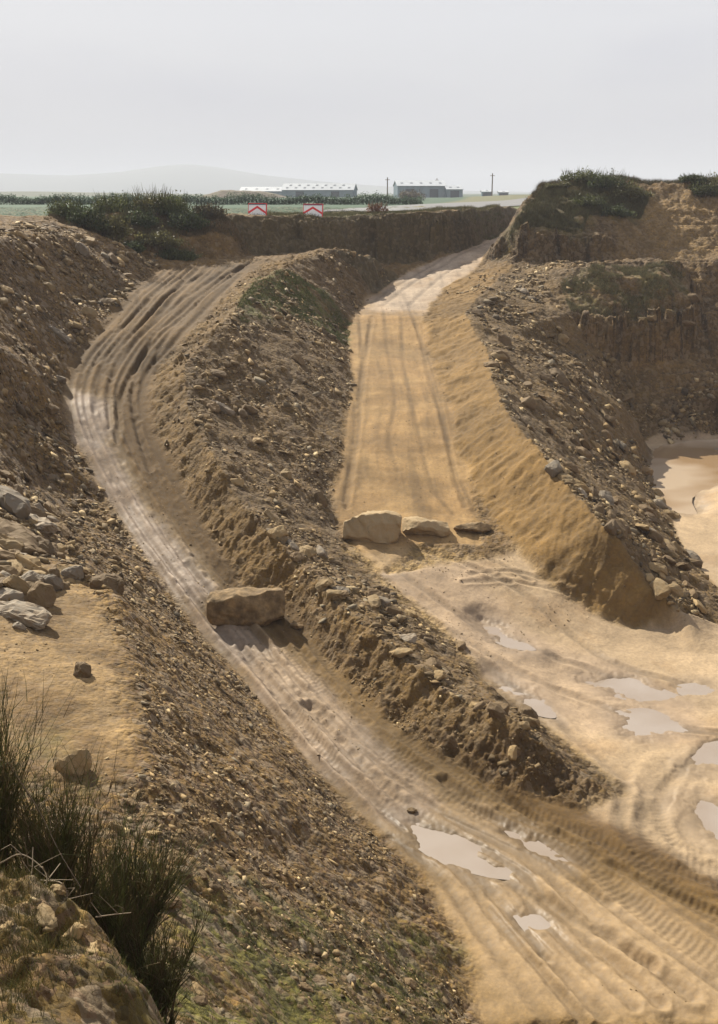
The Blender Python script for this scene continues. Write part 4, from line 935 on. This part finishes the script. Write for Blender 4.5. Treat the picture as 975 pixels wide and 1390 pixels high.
def leafball(r,cx,cy,cz,rx,ry,rz,n,size,col,cv=.35):
    """many small leaf faces through an uneven clump volume"""
    d=r.normal(0,1,(n,3)); d/=np.linalg.norm(d,axis=1,keepdims=True); q=r.uniform(.15,1,n)**.5
    lump=1+.28*np.sin(d[:,0]*5+cx*3)+.22*np.sin(d[:,1]*6+cy*5+d[:,2]*4)
    P=np.stack([cx+d[:,0]*rx*q*lump,cy+d[:,1]*ry*q*lump,cz+d[:,2]*rz*q*lump],1)
    a=r.normal(0,1,(n,3)); a/=np.linalg.norm(a,axis=1,keepdims=True); b=np.cross(a,r.normal(0,1,(n,3))); b/=np.linalg.norm(b,axis=1,keepdims=True)
    s=size*r.uniform(.5,1.4,n)[:,None]
    V=np.stack([P-a*s,P+b*s*.45,P+a*s,P-b*s*.45],1).reshape(-1,3); Fc=(np.arange(4)[None]+(np.arange(n)*4)[:,None])
    C=np.array(col)*r.uniform(1-cv,1+cv,(n,1)); return V,Fc,np.repeat(C,4,0)
def bush(name,loc,w,d,h,seed,n,size,col,label,cat,group,spiky=0):
    r=np.random.default_rng(seed); e_=empty(name,loc); tag(e_,label,cat,group); Vs=[];Fs=[];Cs=[];o_=0; st=MB()
    k=max(3,int(5*w/h)); 
    for i in range(k+3):
        cx=r.uniform(-.5,.5)*w*.75; cy=r.uniform(-.5,.5)*d*.75; hh=h*r.uniform(.55,1)*(1-.5*(abs(cx)/(w*.5))**2); cz=hh*r.uniform(.4,.62)
        c=np.array(col)*r.uniform(.75,1.3); V,Fc,C=leafball(r,cx,cy,cz,w*.28,d*.28,hh*.45,n//(k+3),size,c); Vs.append(V);Fs.append(Fc+o_);Cs.append(C);o_+=len(V)
        st.tube([(cx*.3,cy*.3,-.2),(cx*.7,cy*.7,cz*.5),(cx,cy,cz+hh*.2)],[.05,.035,.015],5)
    if spiky:
        m=spiky; P=np.stack([r.uniform(-.45,.45,m)*w,r.uniform(-.4,.4,m)*d,r.uniform(.25,.7,m)*h],1); D=np.stack([P[:,0]*.4,P[:,1]*.4,np.full(m,h)],1)+r.normal(0,.2,(m,3))
        V,Fc,C,_=blades(P,D,r.uniform(.2,.5,m)*h,np.full(m,.022),2,.2,r,np.array(col)*r.uniform(.6,1.3,(m,1))); Vs.append(V);Fs.append(Fc+o_);Cs.append(C)
    st.build('trunk',M_BARK,e_); link_mesh('foliage',np.concatenate(Vs),np.concatenate(Fs),M_GORSE,e_,col=np.concatenate(Cs)); return e_
# gorse on the upper left mound: u, v of foot, Y, width, height in metres
GO=[(92,303,70,2.3,1.6,'dark rounded gorse bush at the left end of the row on the mound'),
 (122,318,68.5,2.2,1.7,'low dark green bush in front of the left gorse bush'),
 (150,322,68.8,2.6,2.0,'big dark bush at the front of the gorse mound'),
 (158,292,75,3.0,1.6,'wide broom-topped bush against the green field, left of centre'),
 (188,300,73,2.2,1.4,'olive bush between the two tall ones on the mound'),
 (208,292,75.5,2.6,1.9,'tall shaggy bush standing highest on the mound'),
 (235,295,75.5,2.6,1.8,'shaggy bush right of the tallest one'),
 (255,310,74,2.6,1.6,'bush sprawling down the right side of the mound'),
 (215,330,71.5,2.8,1.5,'dark bush on the slope facing the road junction'),
 (240,345,71.3,2.4,1.0,'lowest dark bush at the foot of the gorse mound'),
 (178,333,69.8,1.6,.8,'small bush at the front edge of the mound'),
 (283,306,76,2.2,1.1,'thin brownish bush at the right end of the mound')]
for i,(u,v,Y,w,h,lab) in enumerate(GO):
    p=Py(u,v,Y); g=gz(p[0],Y); bush('gorse_bush',(p[0],Y,g-.1),w,w*.8,h,50+i,3000,.085,[(.085,.098,.034),(.060,.078,.032),(.12,.112,.045)][i%3] if i!=11 else (.09,.075,.04),lab,'bush','gorse bushes on the upper left mound',160)
# right mound
GR=[(790,262,92,3.4,1.2,'dark bush on the left part of the grassy cliff top'),(822,268,91,3.6,1.6,'broad dark bush in the middle of the grassy cliff top'),(852,272,90,3.0,1.4,'dark bush at the right end of the grassy cliff top'),
 (798,285,87.5,2.6,1.1,'bush lower down the grassy face of the right mound'),(835,292,87,2.4,1.0,'small bush below the broad dark one on the cliff'),(760,258,91,2.0,.6,'low scrub on the left shoulder of the cliff top'),
 (962,262,91.5,3.0,1.5,'dark bush at the right edge of the photo on the skyline'),(940,250,93,2.0,.8,'small scrub bush left of the dark skyline bush'),(985,258,92,3,1.8,'tall bush cut by the right edge of the photo')]
for i,(u,v,Y,w,h,lab) in enumerate(GR):
    p=Py(u,v,Y); g=gz(p[0],Y); bush('scrub_bush',(p[0],Y,g-.15),w,w*.7,h,80+i,3000,.085,[(.075,.085,.03),(.06,.075,.03),(.105,.10,.04)][i%3],lab,'bush','scrub on the right mound',90)
p=Py(514,290,88); bush('bare_bush',(p[0],89.2,gz(p[0],89.2)),1.7,1.2,.95,99,1500,.05,(.17,.08,.045),'small reddish bare bush beside the plateau road','bush',None,120)
p=Py(558,265,240); bush('bare_bush',(p[0],240,gz(p[0],240)),5.5,4,2.8,101,1600,.2,(.10,.085,.06),'leafless round bush in front of the barn','bush',None,60)

# hedge behind the green field
r=np.random.default_rng(77); Vs=[];Fs=[];Cs=[];o_=0; hx=np.linspace(-95,8.5,150)
for i,x in enumerate(hx):
    y=158+fbm(np.array([x]),np.array([0.]),30,2,3)[0]*3; V,Fc,C=leafball(r,x,y,.95+.2*math.sin(x*.7),.9,.7,.78*(1+.15*math.sin(x*.33+1)),420,.11,(.05,.085,.045)); Vs.append(V);Fs.append(Fc+o_);Cs.append(C);o_+=len(V)
hd=empty('hedgerow',(0,0,0)); tag(hd,'long dark hedge closing the far side of the green field','hedge')
link_mesh('foliage',np.concatenate(Vs),np.concatenate(Fs),M_GORSE,hd,col=np.concatenate(Cs))
hs=MB()
for x in np.linspace(-95,8.5,60): hs.tube([(x,158,.2),(x+.1,158,.8),(x-.1,158.1,1.3)],[.08,.06,.03],4)
hs.build('trunk',M_BARK,hd)

# grass: stuff
def grass(poly,n,h,col,seed,wd=.006,thr=-.1,clump=.5):
    r=np.random.default_rng(seed); x0,y0=poly.min(0); x1,y1=poly.max(0); xs=r.uniform(x0,x1,n*3); ys=r.uniform(y0,y1,n*3); k=inpoly(xs,ys,poly)&(fbm(xs,ys,clump,3,seed,.6)>thr); xs=xs[k][:n]; ys=ys[k][:n]
    P=np.stack([xs,ys,gza(xs,ys)-.02],1); D=r.normal(0,.4,(len(xs),3)); D[:,2]=1
    c=np.array(col)*r.uniform(.6,1.45,(len(xs),1)); c[r.uniform(0,1,len(xs))<.3]*=np.array((1.6,1.25,1.2))
    V,Fc,C,_=blades(P,D,h*r.uniform(.4,1.3,len(xs)),np.full(len(xs),wd),2,.5,r,c); return V,Fc,C
def join_grass(name,label,lst):
    o_=0;A=[];B=[];Cc=[]
    for V,Fc,C in lst: A.append(V);B.append(Fc+o_);Cc.append(C);o_+=len(V)
    o=link_mesh(name,np.concatenate(A),np.concatenate(B),M_GRASS,col=np.concatenate(Cc)); tag(o,label,'grass',None,'stuff')
fore=GRASS[1][0]
CLT=W([(712,278,N_,88),(735,250,N_,91),(760,246,N_,92),(820,244,N_,92.5),(890,249,N_,93),(1050,246,N_,93),(1050,235,N_,95),(735,235,N_,95)])
WALLT=np.array([(-8,79.5),(-4,81.5),(0,86.6),(4.5,88.5),(8,92),(11.8,98),(14.6,106),(14,112),(8,101),(0,92),(-8,86)])
join_grass('grass','short moss and grass on the near slope beside the broom',[grass(hpoly([(0,1180),(60,1195),(110,1222),(165,1290),(215,1390),(0,1390)]),15000,.12,(.13,.125,.04),211,.0022,-.1,.3),grass(fore,42000,.05,(.10,.13,.028),201,.0035,-.12),grass(GRASS[3][0],5000,.06,(.09,.1,.03),202,.004,.05)])
join_grass('grass','rough grass along the quarry rim, cliff top and central bank',[grass(CLT,16000,.32,(.11,.10,.045),203,.014,-.4,3),grass(WALLT,26000,.24,(.12,.125,.045),204,.014,-.5,4),grass(GRASS[0][0],16000,.11,(.09,.12,.03),205,.011,-.1,.8),grass(GRASSK,38000,.26,(.115,.115,.05),206,.014,-.35,1.5),grass(GRASSK2,16000,.18,(.17,.165,.075),216,.012,.05,1.3),
  grass(W([(60,302,N_,66),(180,330,N_,71),(335,335,N_,75.5),(300,290,N_,77),(80,294,N_,72)]),14000,.25,(.12,.10,.05),207,.014,-.2,1.5)])

# bare twigs and roots over the near ledge
TW=[([(0,1172,6.9),(30,1160,6.9),(62,1185,6.8),(60,1222,6.6)],'pale bare twig arching over the near ledge at the left edge'),
 ([(55,1195,6.9),(85,1200,6.8),(92,1230,6.7),(80,1252,6.6)],'pale twig curling down over the ledge stones'),
 ([(18,1270,6.3),(45,1240,6.5),(58,1205,6.7),(82,1172,7.0)],'dead stem slanting up through the broom'),
 ([(130,1245,6.9),(150,1242,7.0),(178,1239,7.1)],'straight dead stick lying right of the ledge'),
 ([(5,1240,6.4),(40,1195,6.6),(45,1150,6.8)],'forked dead twig at the left edge below the broom'),
 ([(10,1035,8.0),(50,1095,8.0),(80,1155,7.9),(110,1205,7.8)],'long brown dead stem crossing in front of the broom')]
for pl,lab in TW:
    w=[Py(u,v,Y) for u,v,Y in pl]; s_=smooth_pl(np.array(w),5); mb=MB(); n=len(s_); mb.tube([tuple(q) for q in s_],[.0045*(1-.6*i/n)+.0015 for i in range(n)],5)
    r2=random.Random(len(lab))
    for _ in range(3):
        i=r2.randrange(2,n-1); a=Vector(s_[i]); mb.tube([tuple(a),tuple(a+Vector((r2.uniform(-.1,.1),r2.uniform(-.05,.05),r2.uniform(.02,.14)))),tuple(a+Vector((r2.uniform(-.2,.2),r2.uniform(-.05,.05),r2.uniform(.05,.25))))],[.004,.003,.0015],4)
    c0=Vector(s_[0]); mb.v=[tuple(Vector(q)-c0) for q in mb.v]; tag(mb.build('dead_twig',M_TWIG,None,c0),lab,'twig')
for k,(u,v,Y,a,b_,c_,lab) in enumerate([(112,1240,6.75,.12,.10,.07,'rounded pale stone on the near ledge, topmost of the pair'),(80,1222,6.8,.11,.09,.08,'knobbly pale stone on the ledge under the twigs'),(100,1262,6.5,.10,.08,.06,'cracked stone below the rounded pale one'),(125,1282,6.4,.13,.09,.06,'stone at the lip of the near ledge by the low broom'),(8,1262,6.0,.11,.09,.06,'pale stone at the bottom left corner of the ledge'),(60,1250,6.5,.2,.12,.08,'flat stone half buried in the near ledge')]):
    p=hit(u,v); me=rough_block((a*1.3,b_*1.2,c_*1.2),300+k,3,.35,.022); me.materials.append(M_ROCKS[0]); o=bpy.data.objects.new('rock',me); COL.objects.link(o); o.location=(p[0],p[1],gz(p[0],p[1])+c_*.25); o.rotation_euler=(rh.uniform(-.3,.3),rh.uniform(-.3,.3),rh.uniform(0,3)); tag(o,lab,'rock')

# ------------------------------------------------------------------ chevron boards
def chevron(u,v,Y,w,h,lab):
    w*=1.06; h*=1.06
    p=Py(u,v,Y); z=gz(p[0],Y); e_=empty('chevron_board',(p[0],Y,z-.02),R(-18)); e_.rotation_euler[0]=-.16; tag(e_,lab,'sign','red and white chevron boards above the junction')
    MB().box(-w/2,w/2,-.03,.03,.06,h).build('board',M_WHITE,e_)
    c=MB(); y0,y1=-.045,-.031
    def band(pts):
        n=len(c.v); k=len(pts)
        c.add([(x,y0,z_) for x,z_ in pts]+[(x,y1,z_) for x,z_ in pts],[tuple(range(k))]+[tuple(range(k,2*k))[::-1]]+[(i,i+k,(i+1)%k+k,(i+1)%k) for i in range(k)])
    t=.15
    band([(-w/2,.36),(0,.36+.42),(0,.36+.42-t*1.1),(-w/2,.36-t*1.1)][::1]); band([(w/2,.36),(w/2,.36-t*1.1),(0,.36+.42-t*1.1),(0,.36+.42)])
    c.build('chevron',M_RED,e_)
    f=MB().box(-w/2-.03,w/2+.03,-.05,.05,h+.002,h+.05); f.box(w/2+.002,w/2+.05,-.05,.05,.04,h+.05); f.box(-w/2-.03,-w/2-.002,-.05,.05,.3,h); f.build('frame',M_RED,e_)
    for s_ in (-1,1): MB().box(s_*w*.33-.03,s_*w*.33+.03,.032,.09,-.3,h-.05).build('leg',M_METAL,e_)
    MB().box(-w/2+.02,w/2-.02,-.052,-.03,h-.06,h-.002).build('top_strip',M_BLUE,e_)
chevron(349,288,80.5,1.30,.86,'chevron board with red arrow on the left, above the earth cut')
chevron(424.5,288,83.5,1.42,.88,'chevron board with red arrow on the right, above the earth cut')

# ------------------------------------------------------------------ far sheds and poles
def shed(name,u0,u1,Y,wallh,ridge,depth,lab,rz=0,doors=1,lights=8,gabled=True):
    a=Py(u0,262,Y); b=Py(u1,262,Y); L=b[0]-a[0]; cx=(a[0]+b[0])/2; z=far_z(np.array([cx]),np.array([Y]))[0]
    e_=empty(name,(cx,Y,z),rz); tag(e_,lab,'building')
    MB().box(-L/2,L/2,0,depth,-.5,wallh).build('wall',M_SHEDW,e_)
    for s_ in (-1,1):
        x0,x1=(s_*L/2,s_*(L/2+.12)); x0,x1=min(x0,x1),max(x0,x1)
        V=[(x0,0,0),(x0,depth,0),(x0,depth,wallh),(x0,depth/2,ridge),(x0,0,wallh)]; V+= [(x1,)+q[1:] for q in V]
        MB().add(V,[(0,1,2,3,4)[::-1],(5,6,7,8,9)]+[(i,(i+1)%5,(i+1)%5+5,i+5) for i in range(5)]).build('gable',M_SHEDD,e_)
    o_=.4; t=.12
    for s_ in (0,1):
        y_e=-o_ if s_==0 else depth+o_; ym=depth/2; ze=wallh-.15
        V=[(-L/2-o_,y_e,ze+.16),(L/2+o_,y_e,ze+.16),(L/2+o_,ym,ridge+.06),(-L/2-o_,ym,ridge+.06)]; V+=[(x,y,zz+t) for x,y,zz in V]
        f=[(0,1,2,3),(4,5,6,7)[::-1],(0,1,5,4),(1,2,6,5),(2,3,7,6),(3,0,4,7)]
        rf=MB().add(V,f).build('roof',M_ROOF,e_)
        if s_==0:
            for i in range(lights):
                for rr in ((.25,.42),(.62,.79)) if lights>6 else ((.4,.6),):
                    x=-L/2+L*(i+.5+(.5 if rr[0]>.5 else 0)*.6)/lights
                    if x>L/2-.8: continue
                    pts=[]
                    for tt in rr:
                        for dx in (-.45,.45): pts.append((x+dx,y_e+(ym-y_e)*tt,ze+.16+(ridge-.1-ze)*tt+t+.03))
                    pts=[pts[0],pts[1],pts[3],pts[2]]; pts2=[(q[0],q[1],q[2]+.05) for q in pts]
                    MB().add(pts+pts2,[(0,1,2,3),(7,6,5,4),(0,1,5,4),(1,2,6,5),(2,3,7,6),(3,0,4,7)]).build('roof_light',M_SKYL,rf)
    for i in range(doors):
        x=-L/2+L*(i+.5)/doors; MB().box(x-1.6,x+1.6,-.08,-.003,0,min(3,wallh-.4)).build('door',M_DOOR,e_)
    return e_
shed('farm_shed',382,480,420,2.6,5.0,9,'long pale-roofed farm shed with rows of roof lights, left on the skyline',R(-9),2,8)
shed('farm_shed',325,384,455,2.2,3.9,8,'lower grey shed behind the earth heap, left of the long shed',R(-9),1,4)
shed('barn',540,606,400,4.0,5.9,11,'blue-grey barn with light roof, centre of the skyline',R(6),2,5)
shed('barn',607,628,398,2.8,4.1,7,'small dark outbuilding attached right of the barn',R(6),1,2)
shed('outbuilding',655,668,430,2.0,2.6,4,'tiny low hut right of the tall pole on the skyline',0,1,1)
shed('outbuilding',678,690,430,1.8,2.3,4,'tiniest low hut nearest the right mound',0,1,1)
def pole(u,vt,Y,lab,arm=0):
    p=Py(u,262,Y); z=far_z(np.array([p[0]]),np.array([Y]))[0]; top=CZ+(262-vt)/F*Y*1.035
    e_=empty('utility_pole',(p[0],Y,z)); tag(e_,lab,'pole','wooden poles on the skyline'); MB().tube([(0,0,-.5),(0,0,top-z)],[.20,.15],8).build('post',M_BARK,e_)
    MB().box(-.7,.7,-.09,.09,top-z-.75,top-z-.6).build('crossarm',M_BARK,e_)
pole(526,243,330,'thin pole on the skyline left of the barn'); pole(668,238,330,'tallest pole on the skyline, right of the outbuilding'); pole(593,244,420,'pole rising behind the barn roof')

# plateau road (pale asphalt) and distant earth heap
def drape(name,left,right,mat,lift=.03,n=6):
    l=smooth_pl(left,8); r_=smooth_pl(right,8); k=min(len(l),len(r_)); V=[];Fc=[]
    for i in range(k):
        for j in range(n+1):
            t=j/n; q=l[i]*(1-t)+r_[i]*t; V.append((q[0],q[1],0))
    V=np.array(V,float); V[:,2]=np.maximum(gza(V[:,0],V[:,1]),base_z(V[:,0],V[:,1]))+lift
    for i in range(k-1):
        for j in range(n): a=i*(n+1)+j; Fc.append((a,a+1,a+n+2,a+n+1))
    o=link_mesh(name,V,Fc,mat); o['kind']='structure'
    if o.data.polygons[0].normal.z<0: o.data.flip_normals()
    return o
def pr(*pp): return np.array([Py(u,v,Y)[:2] for u,v,Y in pp])
drape('road',pr((440,290,97),(520,285,128),(600,278,168),(680,271,215),(760,268,270)),pr((440,294,91),(540,290,100),(640,284,115),(740,280,150),(850,276,200)),M_ASPH,.10)
def heap(cx,cy,w,d,h,seed,name='earth_heap',mat=None,res=40,z0=.2):
    gx,gy=np.meshgrid(np.linspace(-1,1,res*2),np.linspace(-1,1,res)); rr=np.clip(1-np.sqrt(gx**2*.95+gy**2),0,1); z=np.minimum(rr*1.8,1)*h*(1+.25*fbm(gx*3,gy*3,1,4,seed))+z0-.3
    V=np.stack([cx+gx*w,cy+gy*d,z],-1).reshape(-1,3); n=res*2; i=np.arange((res-1)*n).reshape(res-1,n)[:,:-1].ravel(); Fc=np.stack([i,i+1,i+1+n,i+n],1)
    return link_mesh(name,V,Fc,mat,smooth=True)
M_HEAP=simple_mat('heap_soil',(.13,.095,.065),.95,.25,.3,c2=(.10,.09,.05)); M_HILL=simple_mat('far_hill',(.08,.09,.06),.95,.3,.002)
p=Py(330,262,380); o=heap(p[0],380,17.5,8,2.7,5,'earth_heap',M_HEAP); o['kind']='structure'
# hills 4 to 5 km away
def hill_ridge(name,Y,prof,depth,seed):
    """PROF: (u, v) skyline"""
    us=np.array([a for a,b in prof],float); vs=np.array([b for a,b in prof],float); n=160; rows=24
    u=np.linspace(us[0],us[-1],n); v=np.interp(u,us,vs); xs=np.array([Py(a,262,Y)[0] for a in u]); h=(262-v)/F*Y*1.03+CZ+fbm(xs,xs*0,500,4,seed)*3
    V=[]
    for i in range(rows):
        t=i/(rows-1)*2-1; y=Y+t*depth; s_=math.cos(t*math.pi/2)**.8 if abs(t)<1 else 0
        V.append(np.stack([xs,np.full(n,y),-6+(h+6)*s_],1))
    V=np.concatenate(V); i=np.arange((rows-1)*n).reshape(rows-1,n)[:,:-1].ravel(); Fc=np.stack([i,i+1,i+1+n,i+n],1)
    o=link_mesh(name,V,Fc,M_HILL,smooth=True); o['kind']='structure'
hill_ridge('hills',4300,[(-700,262),(-400,252),(-200,244),(0,238),(100,240),(170,236),(225,229),(260,227),(300,231),(360,240),(430,247),(500,252),(620,259),(800,263)],600,4)
# a far wooded rise behind the fields
heap(-330,640,300,60,3.0,8,'far_ridge',M_HILL)['kind']='structure'

# ------------------------------------------------------------------ haze
hv,hf=boxv(-7300,7300,-7300,7300,-16,118)
hz=link_mesh('haze',hv,hf,bpy.data.materials.new('haze')); hz['kind']='stuff'; tag(hz,'pale haze veiling the distant fields and hills','haze')
m=hz.data.materials[0]; m.use_nodes=True; nt=m.node_tree; nt.nodes.clear(); ou=nt.nodes.new('ShaderNodeOutputMaterial'); pv=nt.nodes.new('ShaderNodeVolumePrincipled')
pv.inputs['Color'].default_value=(.70,.73,.82,1); pv.inputs['Density'].default_value=.0004; pv.inputs['Anisotropy'].default_value=0; nt.links.new(pv.outputs[0],ou.inputs['Volume'])
